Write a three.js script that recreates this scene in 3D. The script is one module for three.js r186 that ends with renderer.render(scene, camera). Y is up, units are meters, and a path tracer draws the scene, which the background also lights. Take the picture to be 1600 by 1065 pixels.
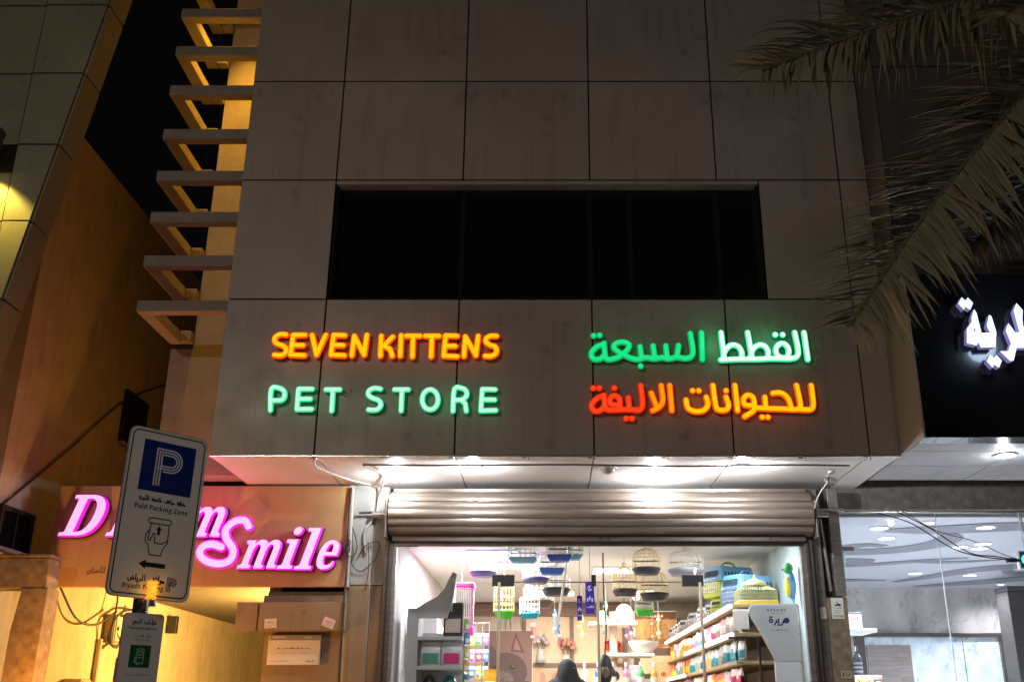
import * as THREE from 'three';
import { mergeGeometries, mergeVertices } from 'three/addons/utils/BufferGeometryUtils.js';
import { RoundedBoxGeometry } from 'three/addons/geometries/RoundedBoxGeometry.js';
import { RectAreaLightUniformsLib } from 'three/addons/lights/RectAreaLightUniformsLib.js';
import { TextGeometry } from 'three/addons/geometries/TextGeometry.js';
import { FontLoader } from 'three/addons/loaders/FontLoader.js';
import { MarchingCubes } from 'three/addons/objects/MarchingCubes.js';

// ---------- camera, sky, moon, exposure ----------
const scene = new THREE.Scene();
const W = 1600, H = 1065;
const camera = new THREE.PerspectiveCamera(2 * Math.atan(532.5 / 1570) * 180 / Math.PI, W / H, 0.1, 200);
camera.position.set(0, 1.55, 8.41);
camera.rotation.set(20.2 * Math.PI / 180, 0, 0);
camera.setViewOffset(W, H, -55, 0, W, H);
camera.updateProjectionMatrix();
const renderer = new THREE.WebGLRenderer({ antialias: true });
renderer.setSize(1024, 681);
renderer.toneMapping = THREE.LinearToneMapping;
renderer.toneMappingExposure = 1;
renderer.shadowMap.enabled = true;
RectAreaLightUniformsLib.init();
{ // night sky: almost black, a trace of city glow towards the horizon
  const w = 64, h = 32, d = new Float32Array(w * h * 4);
  for (let y = 0; y < h; y++) for (let x = 0; x < w; x++) {
    const up = Math.max(0, ((y + 0.5) / h - 0.5) * 2), g = 0.0011 + 0.0016 * Math.pow(1 - up, 4), i = (y * w + x) * 4;
    d[i] = g * 1.08; d[i + 1] = g; d[i + 2] = g * 0.96; d[i + 3] = 1;
  }
  const t = new THREE.DataTexture(d, w, h, THREE.RGBAFormat, THREE.FloatType);
  t.mapping = THREE.EquirectangularReflectionMapping; t.magFilter = THREE.LinearFilter; t.needsUpdate = true;
  scene.background = t; scene.environment = t;
}
const moon = new THREE.DirectionalLight(0xfff0dd, 0.03);
moon.position.set(6, 18, 20); moon.target.position.set(0, 4, 0);
moon.castShadow = true; moon.shadow.radius = 20;
Object.assign(moon.shadow.camera, { left: -12, right: 12, top: 14, bottom: -10, near: 1, far: 60 });
scene.add(moon, moon.target);

// ---------- helpers ----------
let seed = 20411;
const rnd = () => { seed = (Math.imul(seed, 1664525) + 1013904223) >>> 0; return seed / 4294967296; };
const rr = (a, b) => a + (b - a) * rnd();
const used = {};
function numbered(n) { const k = used[n] = (used[n] ?? -1) + 1; return k ? n + '_' + String(k).padStart(3, '0') : n; }
function mat(r, g, b, rough = 0.6, metal = 0, extra = {}) {
  const P = 'clearcoat' in extra || 'transmission' in extra || 'sheen' in extra ? THREE.MeshPhysicalMaterial : THREE.MeshStandardMaterial;
  const m = new P({ roughness: rough, metalness: metal, ...extra }); m.color.setRGB(r, g, b); return m;
}
function glow(r, g, b, k = 1, base = 0.5) { const m = new THREE.MeshStandardMaterial({ roughness: 0.4 }); m.color.setRGB(Math.min(1, r * base), Math.min(1, g * base), Math.min(1, b * base)); m.emissive.setRGB(r, g, b); m.emissiveIntensity = k; return m; }
function mesh(name, geo, m, parent) {
  const list = Array.isArray(geo) ? geo : [geo];
  let g = list[0];
  if (list.length > 1) g = mergeGeometries(list.map((q) => { q = q.index ? q.toNonIndexed() : q; for (const k of Object.keys(q.attributes)) if (!['position', 'normal', 'uv'].includes(k)) q.deleteAttribute(k); return q; }));
  const o = new THREE.Mesh(g, m); o.castShadow = o.receiveShadow = true;
  o.name = parent && parent !== scene ? name : numbered(name);
  (parent ?? scene).add(o); return o;
}
function tag(o, label, category, group) { o.userData.label = label; o.userData.category = category; if (group) o.userData.group = group; return o; }
function thing(name, label, category, p = [0, 0, 0], turn = 0, group) { const o = new THREE.Group(); o.name = numbered(name); o.position.set(...p); o.rotation.y = turn; scene.add(o); return tag(o, label, category, group); }
function dup(o, p, turn, label, group) { const c = o.clone(); c.name = numbered(o.name.replace(/_\d{3}$/, '')); c.userData = { ...o.userData }; scene.add(c); c.position.set(...p); if (turn !== undefined) c.rotation.y = turn; if (label) c.userData.label = label; if (group) c.userData.group = group; return c; }
function structure(o, kind = 'structure') { o.userData.kind = kind; return o; }
function uvm(g) { // uv in metres, by the way each face points
  if (g.index) g = g.toNonIndexed();
  const p = g.attributes.position, n = g.attributes.normal, uv = new Float32Array(p.count * 2);
  for (let i = 0; i < p.count; i++) {
    const ax = Math.abs(n.getX(i)), ay = Math.abs(n.getY(i)), az = Math.abs(n.getZ(i));
    const [u, v] = az >= ax && az >= ay ? [p.getX(i), p.getY(i)] : ax >= ay ? [p.getZ(i), p.getY(i)] : [p.getX(i), p.getZ(i)];
    uv[i * 2] = u; uv[i * 2 + 1] = v;
  }
  g.setAttribute('uv', new THREE.BufferAttribute(uv, 2)); return g;
}
function bx(x0, x1, y0, y1, z0, z1, bevel = 0) {
  const w = x1 - x0, h = y1 - y0, d = z1 - z0;
  const g = bevel ? new RoundedBoxGeometry(w, h, d, 1, Math.min(bevel, w / 2.1, h / 2.1, d / 2.1)) : new THREE.BoxGeometry(w, h, d);
  g.translate((x0 + x1) / 2, (y0 + y1) / 2, (z0 + z1) / 2); return uvm(g);
}
function cyl(r0, r1, h, x, y, z, n = 16, open = false) { return new THREE.CylinderGeometry(r0, r1, h, n, 1, open).translate(x, y, z); }
function sph(r, x, y, z, sx = 1, sy = 1, sz = 1, n = 16) { return new THREE.SphereGeometry(r, n, Math.round(n * 0.7)).scale(sx, sy, sz).translate(x, y, z); }
function rod(a, b, r, n = 6) {
  const A = new THREE.Vector3(...a), B = new THREE.Vector3(...b), d = B.clone().sub(A), g = new THREE.CylinderGeometry(r, r, d.length(), n);
  g.applyQuaternion(new THREE.Quaternion().setFromUnitVectors(new THREE.Vector3(0, 1, 0), d.clone().normalize())); const c = A.add(B).multiplyScalar(0.5);
  return g.translate(c.x, c.y, c.z);
}
function wire(pts, r, n = 5, seg = 0) { const c = new THREE.CatmullRomCurve3(pts.map((p) => new THREE.Vector3(...p))); return new THREE.TubeGeometry(c, seg || pts.length * 8, r, n); }
function shapeOf(pts) { return new THREE.Shape(pts.map(([x, y]) => new THREE.Vector2(x, y))); }
function ext(pts, depth, z0 = 0, bevel = 0, holes = []) {
  const s = shapeOf(pts); for (const h of holes) s.holes.push(new THREE.Path(h.map(([x, y]) => new THREE.Vector2(x, y))));
  return new THREE.ExtrudeGeometry(s, { depth, bevelEnabled: bevel > 0, bevelSize: bevel, bevelThickness: bevel, bevelSegments: 2, curveSegments: 12 }).translate(0, 0, z0);
}
// noise textures
function hash(x, y, s) { let h = Math.imul(x, 374761393) + Math.imul(y, 668265263) + Math.imul(s, 1442695041); h = Math.imul(h ^ (h >>> 13), 1274126177); return ((h ^ (h >>> 16)) >>> 0) / 4294967296; }
function vnoise(x, y, per, s) { const i = Math.floor(x), j = Math.floor(y), f = x - i, g = y - j, u = f * f * (3 - 2 * f), v = g * g * (3 - 2 * g), m = (a) => ((a % per) + per) % per;
  return (hash(m(i), m(j), s) * (1 - u) + hash(m(i + 1), m(j), s) * u) * (1 - v) + (hash(m(i), m(j + 1), s) * (1 - u) + hash(m(i + 1), m(j + 1), s) * u) * v; }
function fbm(x, y, per, s, oct = 5) { let a = 0, k = 0.5, t = 0; for (let o = 0; o < oct; o++, k *= 0.55) { a += k * vnoise(x * (1 << o), y * (1 << o), per << o, s + o); t += k; } return a / t; }
function noiseTex(n, metres, fn, srgb = true) { // fn(u, v) -> [r, g, b] in 0..1
  const d = new Uint8Array(n * n * 4);
  for (let y = 0; y < n; y++) for (let x = 0; x < n; x++) { const c = fn(x / n, y / n), i = (y * n + x) * 4; for (let k = 0; k < 3; k++) d[i + k] = Math.max(0, Math.min(255, c[k] * 255)); d[i + 3] = 255; }
  const t = new THREE.DataTexture(d, n, n); t.wrapS = t.wrapT = THREE.RepeatWrapping; t.magFilter = THREE.LinearFilter; t.minFilter = THREE.LinearFilter;
  if (srgb) t.colorSpace = THREE.SRGBColorSpace; t.repeat.set(1 / metres, 1 / metres); t.needsUpdate = true; return t;
}
const grey = (v) => [v, v, v];
function canvas(w, h, draw) { const c = document.createElement('canvas'); c.width = w; c.height = h; const g = c.getContext('2d'); draw(g, w, h); const t = new THREE.CanvasTexture(c); t.colorSpace = THREE.SRGBColorSpace; t.magFilter = THREE.LinearFilter; return t; }
// a flat print: a plane with uv 0..1
function print(w, h) { return new THREE.PlaneGeometry(w, h); }

// ---- a small stroke alphabet for joined Arabic print; x runs to the left, y up, in units of the tooth height ----
const ring = (x, y, rx, ry = rx) => Array.from({ length: 11 }, (_, k) => [x + rx * Math.cos(k * Math.PI / 5), y + ry * Math.sin(k * Math.PI / 5)]);
const TOOTH = { w: 0.8, s: [[[0.4, 0], [0.4, 0.8]]] };
const AR = {
  'ا': { w: 0.6, s: [[[0.3, 0], [0.3, 2.1]]], end: 1 }, 'أ': { w: 0.6, s: [[[0.3, 0], [0.3, 1.7]], [[0.15, 2.2], [0.45, 2.3]]], end: 1 },
  'ل': { w: 0.8, s: [[[0.3, 2.1], [0.3, 0.2], [0.5, 0], [0.8, 0]]], f: { w: 1.2, s: [[[0.3, 2.1], [0.3, -0.1], [0.6, -0.6], [1, -0.4], [1.1, 0.1]]] } },
  'ب': { ...TOOTH, d: [[0.4, -0.6]] }, 'ت': { ...TOOTH, d: [[0.2, 1.3], [0.6, 1.3]], f: { w: 2, s: [[[0, 0], [0.1, 0.6], [0.2, 0], [1.6, -0.1], [1.9, 0.6]]], d: [[0.8, 0.8], [1.2, 0.8]] } },
  'ن': { ...TOOTH, d: [[0.4, 1.3]], f: { w: 1.3, s: [[[0, 0], [0.1, 0.5], [0.2, -0.2], [0.6, -0.6], [1.1, -0.3], [1.2, 0.4]]], d: [[0.7, 0.7]] } },
  'ي': { ...TOOTH, d: [[0.2, -0.6], [0.6, -0.6]] }, 'س': { w: 1.7, s: [[[0.2, 0], [0.2, 0.7]], [[0.7, 0], [0.7, 0.7]], [[1.2, 0], [1.2, 0.7]]] },
  'ش': { w: 1.7, s: [[[0.2, 0], [0.2, 0.7]], [[0.7, 0], [0.7, 0.7]], [[1.2, 0], [1.2, 0.7]]], d: [[0.5, 1.3], [0.9, 1.3], [0.7, 1.6]] },
  'م': { w: 0.9, s: [ring(0.45, 0.1, 0.32)] }, 'ق': { w: 0.9, s: [ring(0.45, 0.4, 0.35)], d: [[0.25, 1.3], [0.65, 1.3]] },
  'ف': { w: 0.9, s: [ring(0.45, 0.4, 0.35)], d: [[0.45, 1.3]], f: { w: 2.2, s: [ring(0.45, 0.4, 0.35), [[0.3, 0], [1.8, -0.1], [2.1, 0.5]]], d: [[0.45, 1.3]] } },
  'و': { w: 0.9, s: [ring(0.4, 0.3, 0.32), [[0.1, 0.2], [0.4, -0.3], [0.9, -0.6]]], end: 1 }, 'ر': { w: 0.7, s: [[[0.1, 0.5], [0.25, 0], [0.7, -0.6]]], end: 1 },
  'د': { w: 0.9, s: [[[0.3, 0.9], [0.6, 0.3], [0.5, 0], [0, 0]]], end: 1 }, 'ط': { w: 1.3, s: [ring(0.65, 0.35, 0.55, 0.35), [[1, 0], [1, 2.1]]] },
  'ض': { w: 1.6, s: [ring(0.55, 0.35, 0.5, 0.33), [[1.3, 0], [1.3, 0.6]]], d: [[0.6, 1.2]], f: { w: 2.4, s: [ring(0.55, 0.35, 0.5, 0.33), [[1.2, 0.6], [1.3, -0.2], [1.7, -0.6], [2.2, -0.3], [2.3, 0.4]]], d: [[0.6, 1.2]] } },
  'ع': { w: 1, s: [[[0.1, 0], [0.5, 0.3], [0.8, 0.7], [0.4, 0.9], [0.1, 0.7], [0.5, 0.2], [0.9, 0]]], f: { w: 1.2, s: [[[0.1, 0], [0.8, 0.6], [0.3, 0.8], [0.9, 0], [1, -0.6], [0.2, -0.9]]] } },
  'خ': { w: 1.1, s: [[[1, 0.7], [0.5, 0.7], [0.1, 0.1], [0, 0]]], d: [[0.6, 1.2]] }, 'ح': { w: 1.1, s: [[[1, 0.7], [0.5, 0.7], [0.1, 0.1], [0, 0]]] }, 'ج': { w: 1.1, s: [[[1, 0.7], [0.5, 0.7], [0.1, 0.1], [0, 0]]], d: [[0.5, -0.5]] },
  'ة': { w: 1, s: [ring(0.5, 0.4, 0.4)], d: [[0.3, 1.3], [0.7, 1.3]], end: 1 }, 'ه': { w: 1.2, s: [ring(0.6, 0.45, 0.52, 0.5), [[0.2, 0.1], [0.6, 0.75], [0.9, 0.15], [0.45, 0.2], [0.4, 1]]] }, 'ك': { w: 1.1, s: [[[0.9, 1.6], [0.2, 1], [0.8, 0.4], [0.6, 0]]] }, ' ': { w: 0.9, s: [], end: 1 },
};
function arabic(g, text, right, base, u, lw, color) { // draws text, returns its width
  let x = right; g.strokeStyle = g.fillStyle = color; g.lineWidth = lw; g.lineCap = g.lineJoin = 'round';
  const cs = [...text];
  cs.forEach((c, i) => {
    const q = AR[c]; if (!q) return;
    const last = q.end || i === cs.length - 1 || cs[i + 1] === ' ', v = last && q.f ? q.f : q;
    for (const s of v.s) { g.beginPath(); s.forEach(([a, b], k) => g[k ? 'lineTo' : 'moveTo'](x - a * u, base - b * u)); g.stroke(); }
    const prev = cs[i - 1], joinedR = prev && !AR[prev]?.end && prev !== ' ' && c !== ' ';
    if (c !== ' ' && !(last && q.f)) { g.beginPath(); g.moveTo(x + (joinedR ? 0.1 * u : -0.3 * u), base); g.lineTo(x - (last ? (q.end ? 0.3 : 0.5) : 1) * v.w * u, base); if (joinedR || !last) g.stroke(); }
    for (const [a, b] of v.d ?? []) { g.beginPath(); g.arc(x - a * u, base - b * u, lw * 0.62, 0, 7); g.fill(); }
    x -= v.w * u + (last ? 0.22 * u : 0);
  });
  return right - x;
}
function arabicMid(g, text, cx, base, u, lw, color) { const probe = document.createElement('canvas').getContext('2d'); const w = arabic(probe, text, 0, 0, u, lw, color); arabic(g, text, cx + w / 2, base, u, lw, color); }

// print too small to read: uneven ticks and joins
function blurred(g, x, y, w, h, color) { g.strokeStyle = color; g.lineWidth = h * 0.2; g.lineCap = 'round'; let t = x; while (t < x + w) { const a = rr(0.08, 0.3) * h * 2; g.beginPath(); g.moveTo(t, y + h * rr(0.6, 0.8)); g.lineTo(t + a * 0.7, y + h * rr(0.5, 0.85)); if (rnd() < 0.5) { g.moveTo(t + a * 0.4, y + h * 0.8); g.lineTo(t + a * 0.4, y + h * rr(0.1, 0.5)); } g.stroke(); t += a + (rnd() < 0.15 ? h * 0.5 : h * 0.08); } }

// ---------- shared materials ----------
const dirtA = noiseTex(512, 2.4, (u, v) => { // panel paint: faint patches, fine grain, thin rain streaks
  const p = fbm(u * 4, v * 4, 4, 3), st = fbm(u * 48, v * 3, 48, 17, 3), gr = hash(Math.floor(u * 512), Math.floor(v * 512), 9);
  const spot = fbm(u * 14, v * 14, 14, 31, 4); let k = 0.85 + 0.14 * p - 0.11 * Math.max(0, st - 0.56) * 2 + 0.02 * gr; if (spot > 0.68 && p < 0.5) k -= (spot - 0.68) * 0.6; return [k, k * 0.99, k * 0.975]; });
const roughA = noiseTex(256, 1.7, (u, v) => grey(0.62 + 0.38 * fbm(u * 6, v * 6, 6, 41)), false);
const plasterT = noiseTex(512, 1.6, (u, v) => { const k = 0.84 + 0.13 * fbm(u * 8, v * 8, 8, 5) - 0.12 * Math.max(0, fbm(u * 20, v * 2.0, 20, 8, 3) - 0.55) * 2; return grey(k); });
const plasterB = noiseTex(256, 0.5, (u, v) => grey(fbm(u * 12, v * 12, 12, 15)), false);
const stoneT = noiseTex(256, 0.6, (u, v) => { const k = 0.6 + 0.4 * fbm(u * 9, v * 9, 9, 25) - 0.15 * (hash(Math.floor(u * 256), Math.floor(v * 256), 2) > 0.85); return [k, k * 0.97, k * 0.95]; });
const metalT = noiseTex(256, 0.9, (u, v) => grey(0.75 + 0.25 * fbm(u * 3, v * 40, 40, 29, 4)));
const M = {
  panel: mat(0.42, 0.37, 0.335, 0.5, 0, { map: dirtA, roughnessMap: roughA }),
  backing: mat(0.015, 0.013, 0.012, 0.9),
  soffit: mat(0.6, 0.58, 0.55, 0.52, 0, { roughnessMap: roughA }),
  darkGlass: mat(0.006, 0.0065, 0.0065, 0.07, 0, { clearcoat: 0.4 }),
  mullion: mat(0.006, 0.006, 0.006, 0.95),
  concrete: mat(0.34, 0.29, 0.245, 0.85, 0, { map: plasterT, bumpMap: plasterB, bumpScale: 0.002 }),
  plaster: mat(0.52, 0.43, 0.32, 0.9, 0, { map: plasterT, bumpMap: plasterB, bumpScale: 0.003 }),
  stone: mat(0.36, 0.27, 0.21, 0.85, 0, { map: stoneT, bumpMap: plasterB, bumpScale: 0.003 }),
  tan: mat(0.31, 0.215, 0.125, 0.55, 0, { map: dirtA }),
  cream: mat(0.5, 0.46, 0.38, 0.6, 0, { map: dirtA }),
  shutter: mat(0.27, 0.22, 0.18, 0.38, 0.5, { map: metalT }),
  alu: mat(0.36, 0.33, 0.31, 0.4, 0.6, { map: metalT }), brown: mat(0.12, 0.095, 0.08, 0.45, 0.3, { map: metalT }),
  steel: mat(0.62, 0.6, 0.57, 0.25, 0.9), chrome: mat(0.75, 0.74, 0.72, 0.14, 1), pull: mat(0.62, 0.55, 0.45, 0.35, 0.35), black: mat(0.012, 0.012, 0.013, 0.45), rubber: mat(0.02, 0.02, 0.02, 0.75),
  camGrey: mat(0.4, 0.39, 0.37, 0.6), white: mat(0.78, 0.78, 0.77, 0.55), cable: mat(0.03, 0.028, 0.026, 0.6), paleCable: mat(0.38, 0.36, 0.33, 0.6),
  glass: mat(1, 1, 1, 0.02, 0, { transmission: 1, thickness: 0, ior: 1.45 }),
  wood: mat(0.16, 0.1, 0.06, 0.6, 0, { map: metalT }),
};
const lamp = (x, y, z, color, power, radius = 1, parent = scene) => { const l = new THREE.PointLight(color, power, 0, 2); l.position.set(x, y, z); l.castShadow = true; l.shadow.radius = radius; parent.add(l); return l; };
const KITTENS_STROKES = [
  [[[[-2.315,4.677],[-2.362,4.682],[-2.407,4.657],[-2.411,4.615],[-2.377,4.587],[-2.332,4.571],[-2.303,4.541],[-2.307,4.505],[-2.344,4.483],[-2.402,4.488]]],[]],
  [[[[-2.147,4.674],[-2.252,4.674],[-2.259,4.488],[-2.138,4.482]],[[-2.255,4.579],[-2.158,4.577]]],[]],
  [[[[-2.085,4.674],[-2.03,4.488],[-1.963,4.674]]],[]],
  [[[[-1.794,4.67],[-1.893,4.674],[-1.903,4.488],[-1.786,4.482]],[[-1.897,4.579],[-1.803,4.577]]],[]],
  [[[[-1.719,4.482],[-1.71,4.665],[-1.611,4.488],[-1.599,4.674]]],[]],
  [[[[-1.468,4.478],[-1.471,4.665]],[[-1.369,4.657],[-1.442,4.571],[-1.386,4.541],[-1.363,4.478]]],[]],
  [[[[-1.293,4.478],[-1.295,4.67]]],[]],
  [[[[-1.248,4.665],[-1.127,4.665]],[[-1.188,4.665],[-1.186,4.472]]],[]],
  [[[[-1.081,4.665],[-0.96,4.665]],[[-1.022,4.657],[-1.021,4.472]]],[]],
  [[[[-0.799,4.665],[-0.901,4.669],[-0.91,4.478],[-0.793,4.472]],[[-0.904,4.571],[-0.812,4.569]]],[]],
  [[[[-0.732,4.475],[-0.726,4.66],[-0.628,4.483],[-0.612,4.665]]],[]],
  [[[[-0.448,4.665],[-0.503,4.665],[-0.541,4.64],[-0.541,4.607],[-0.501,4.577],[-0.462,4.566],[-0.446,4.533],[-0.458,4.495],[-0.499,4.475],[-0.546,4.478]]],[]],
];
const STORE_STROKES = [
  [[[[-2.39,3.984],[-2.4,4.175],[-2.332,4.183],[-2.288,4.154],[-2.279,4.111],[-2.302,4.074],[-2.383,4.071]]],[]],
  [[[[-2.045,4.175],[-2.163,4.175],[-2.162,3.992],[-2.036,3.992]],[[-2.159,4.084],[-2.053,4.084]]],[]],
  [[[[-1.925,4.17],[-1.805,4.17]],[[-1.863,4.167],[-1.86,3.979]]],[]],
  [[[[-1.451,4.175],[-1.505,4.183],[-1.549,4.159],[-1.551,4.119],[-1.507,4.09],[-1.46,4.071],[-1.439,4.031],[-1.463,3.992],[-1.508,3.984],[-1.543,3.989]]],[]],
  [[[[-1.328,4.17],[-1.208,4.17]],[[-1.263,4.167],[-1.261,3.979]]],[]],
  [[[[-0.946,4.079],[-0.95,4.044],[-0.964,4.015],[-0.985,3.995],[-1.011,3.989],[-1.038,3.995],[-1.061,4.015],[-1.077,4.044],[-1.083,4.079],[-1.08,4.114],[-1.066,4.143],[-1.045,4.163],[-1.018,4.17],[-0.992,4.163],[-0.969,4.143],[-0.953,4.114],[-0.946,4.079]]],[]],
  [[[[-0.813,3.976],[-0.807,4.175],[-0.738,4.18],[-0.703,4.154],[-0.701,4.111],[-0.736,4.079],[-0.796,4.074]],[[-0.743,4.074],[-0.709,4.042],[-0.698,3.976]]],[]],
  [[[[-0.452,4.17],[-0.565,4.173],[-0.573,3.979],[-0.444,3.982]],[[-0.568,4.079],[-0.456,4.077]]],[]],
];
const ARABIC_CATS = [
  [[[[2.281,4.699],[2.292,4.446]]],[]],
  [[[[2.198,4.699],[2.214,4.524],[2.189,4.467],[2.13,4.452]],[[2.13,4.452],[1.968,4.455],[1.844,4.449],[1.689,4.449],[1.526,4.442]],[[2.115,4.459],[2.132,4.533],[2.106,4.587],[2.06,4.594],[2.022,4.554],[2.018,4.505],[2.049,4.467],[2.108,4.462]],[[1.78,4.699],[1.802,4.467]],[[1.786,4.462],[1.816,4.541],[1.869,4.581],[1.922,4.571],[1.949,4.516],[1.938,4.462]],[[1.544,4.699],[1.557,4.45]],[[1.547,4.459],[1.573,4.533],[1.627,4.581],[1.689,4.567],[1.716,4.505],[1.705,4.455]]],[[2.024,4.679],[2.09,4.679]]],
];
const ARABIC_SEVEN = [
  [[[[1.369,4.699],[1.364,4.446]]],[]],
  [[[[1.27,4.69],[1.285,4.524],[1.259,4.467],[1.209,4.455]],[[1.209,4.455],[1.14,4.468],[1.07,4.452],[1.008,4.465],[0.946,4.452],[0.869,4.465],[0.806,4.449],[0.76,4.452],[0.676,4.488],[0.592,4.548],[0.605,4.594],[0.671,4.61],[0.724,4.584],[0.703,4.531],[0.634,4.472],[0.551,4.447],[0.513,4.468],[0.503,4.599]],[[1.161,4.577],[1.14,4.468]],[[1.048,4.574],[1.055,4.465]],[[0.936,4.574],[0.946,4.462]],[[0.821,4.566],[0.83,4.455]],[[0.499,4.587],[0.437,4.564],[0.389,4.505],[0.407,4.452],[0.466,4.452],[0.507,4.491]]],[[0.411,4.67],[0.465,4.674],[0.82,4.385]]],
];
const ARABIC_ANIMALS = [
  [[[[2.299,4.207],[2.301,4.031],[2.27,3.989],[2.221,3.989],[2.168,3.992]],[[2.171,4.207],[2.19,4.031],[2.163,3.992],[2.107,3.989]],[[1.959,4.135],[2.02,4.141],[2.067,4.114],[2.095,4.068],[2.109,3.995]],[[2.109,3.992],[1.993,3.995],[1.887,3.998],[1.789,4.004]],[[1.887,4.1],[1.888,4.004]],[[1.792,4.023],[1.785,4.095],[1.74,4.119],[1.701,4.084],[1.71,4.03],[1.782,4.02],[1.779,3.976],[1.7,3.926]]],[[1.851,3.921],[1.901,3.921]]],
  [[[[1.635,4.207],[1.643,3.979]]],[]],
  [[[[1.551,4.1],[1.569,4.023],[1.54,3.985],[1.483,3.985],[1.457,4.023],[1.443,4.207]]],[[1.555,4.159]]],
  [[[[1.379,4.1],[1.39,4.031],[1.346,3.979],[1.27,3.973],[1.215,4.004],[1.203,4.074]]],[[1.264,4.159],[1.318,4.159]]],
];
const ARABIC_PET_AMBER = [
  [[[[1.067,4.207],[1.076,3.979]]],[]],
  [[[[0.992,4.207],[1.002,4.071],[0.968,4.011],[0.91,3.979]],[[0.904,4.138],[0.942,4.023]]],[]],
];
const ARABIC_PET_RED = [
  [[[[0.814,4.207],[0.825,4.039],[0.795,3.985],[0.739,3.989]],[[0.739,3.989],[0.64,3.989],[0.526,3.985],[0.501,4.023],[0.493,4.119]],[[0.704,4.095],[0.71,3.995]],[[0.628,3.992],[0.627,4.079],[0.585,4.116],[0.545,4.087],[0.55,4.039],[0.613,4.027]],[[0.49,4.116],[0.429,4.087],[0.382,4.027],[0.409,3.976],[0.465,3.985],[0.498,4.03]]],[[0.4,4.183],[0.452,4.183],[0.584,4.183],[0.679,3.91],[0.729,3.91]]],
];
const SCRIPT_S = [
  [[[[-2.812,3.177],[-2.857,3.236],[-2.954,3.222],[-3.024,3.145],[-3.005,3.058],[-2.936,2.968],[-2.944,2.873],[-3.03,2.833],[-3.157,2.851],[-3.239,2.912],[-3.225,2.986],[-3.137,3.013],[-3.047,2.986]]],[]],
];

// ---------- ground ----------
const paveT = noiseTex(512, 3, (u, v) => { const k = 0.7 + 0.3 * fbm(u * 10, v * 10, 10, 51); return grey(k); });
structure(mesh('ground', bx(-60, 60, -0.3, -0.004, -40, 60), mat(0.1, 0.095, 0.09, 0.95, 0, { map: paveT })));
structure(mesh('road', new THREE.PlaneGeometry(120, 30).rotateX(-Math.PI / 2).translate(0, 0, 25), mat(0.05, 0.05, 0.052, 0.85, 0, { map: paveT })));
const pave = structure(mesh('pavement', bx(-12, 14, 0, 0.14, 0.3, 6.5), mat(0.48, 0.43, 0.37, 0.7, 0, { map: paveT })));
structure(mesh('kerb', bx(-12, 14, 0, 0.15, 6.5, 6.65, 0.02), mat(0.4, 0.39, 0.37, 0.8, 0, { map: paveT })));
for (let i = 0; i < 2; i++) structure(mesh('step', bx(-4.9, 7, 0.14 + i * 0.155, 0.14 + (i + 1) * 0.155, -1.1, 0.2 - i * 0.35, 0.012), mat(0.4, 0.37, 0.34, 0.5, 0, { map: paveT })));

// ---------- main building: composite panel facade over a recessed ground floor ----------
const ZB = -8.5, SOF = 3.602;
const XS = [-2.893, -2.0, -0.797, 0.404, 1.605, 2.767, 3.03], YS = [SOF, 5.049, 6.27, 7.369, 8.46, 9.56, 10.6];
const GAP = 0.007;
const panelTones = [1, 0.975, 1.02].map((k) => { const m = M.panel.clone(); m.color.multiplyScalar(k); return m; });
const main = thing('commercial_building', 'grey panel-clad building with a dark ribbon window above the lit sign lettering', 'building');
mesh('core', bx(-2.89, 3.025, SOF + 0.05, 10.6, ZB, -0.16), M.backing, main);
mesh('backing', [bx(-2.885, 3.02, SOF + 0.02, 5.04, -0.16, -0.02), bx(-2.885, 3.02, 6.285, 10.58, -0.16, -0.02), bx(-2.885, -2.01, 5.04, 6.285, -0.16, -0.02), bx(2.01, 3.02, 5.04, 6.285, -0.16, -0.02)], M.backing, main);
for (let r = 0; r < 5; r++) for (let c = 0; c < 6; c++) {
  let x0 = XS[c], x1 = XS[c + 1]; const y0 = YS[r], y1 = YS[r + 1];
  if (r === 1) { if (c >= 1 && c <= 3) continue; if (c === 4) x0 = 2.0; }
  const t = rr(-0.0012, 0.0012);
  mesh('panel', bx(x0 + (c ? GAP : 0), x1 - (c < 5 ? GAP : 0), y0 + (r ? GAP : 0), y1 - GAP, -0.022, 0.0 + t, 0.003), panelTones[(r * 5 + c * 3) % 3], main);
}
mesh('side_wall', bx(-2.9, -2.89, SOF, 10.6, ZB, -0.03), M.panel, main);
// ribbon window
{
  const wf = mesh('window', bx(-2.0, 2.0, 5.055, 5.075, -0.15, -0.02), M.mullion, main);
  mesh('head_reveal', bx(-1.995, 1.995, 6.225, 6.263, -0.15, -0.004), M.panel, wf);
  for (const x of [-1.993, 1.975]) mesh('jamb', bx(x, x + 0.018, 5.08, 6.222, -0.15, -0.03), M.mullion, wf);
  const cut = [-1.97, -0.797, 0.404, 0.78, 1.605, 1.97];
  for (let i = 0; i < 5; i++) mesh('pane', bx(cut[i] + 0.025, cut[i + 1] - 0.025, 5.1, 6.2, -0.145, -0.135), M.darkGlass, wf);
  for (let i = 1; i < 5; i++) mesh('mullion', bx(cut[i] - 0.022, cut[i] + 0.022, 5.08, 6.222, -0.15, i === 3 ? -0.125 : -0.11, 0.004), M.mullion, wf);
  mesh('top_rail', bx(-1.97, 1.97, 6.195, 6.222, -0.149, -0.118), M.mullion, wf);
}
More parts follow.
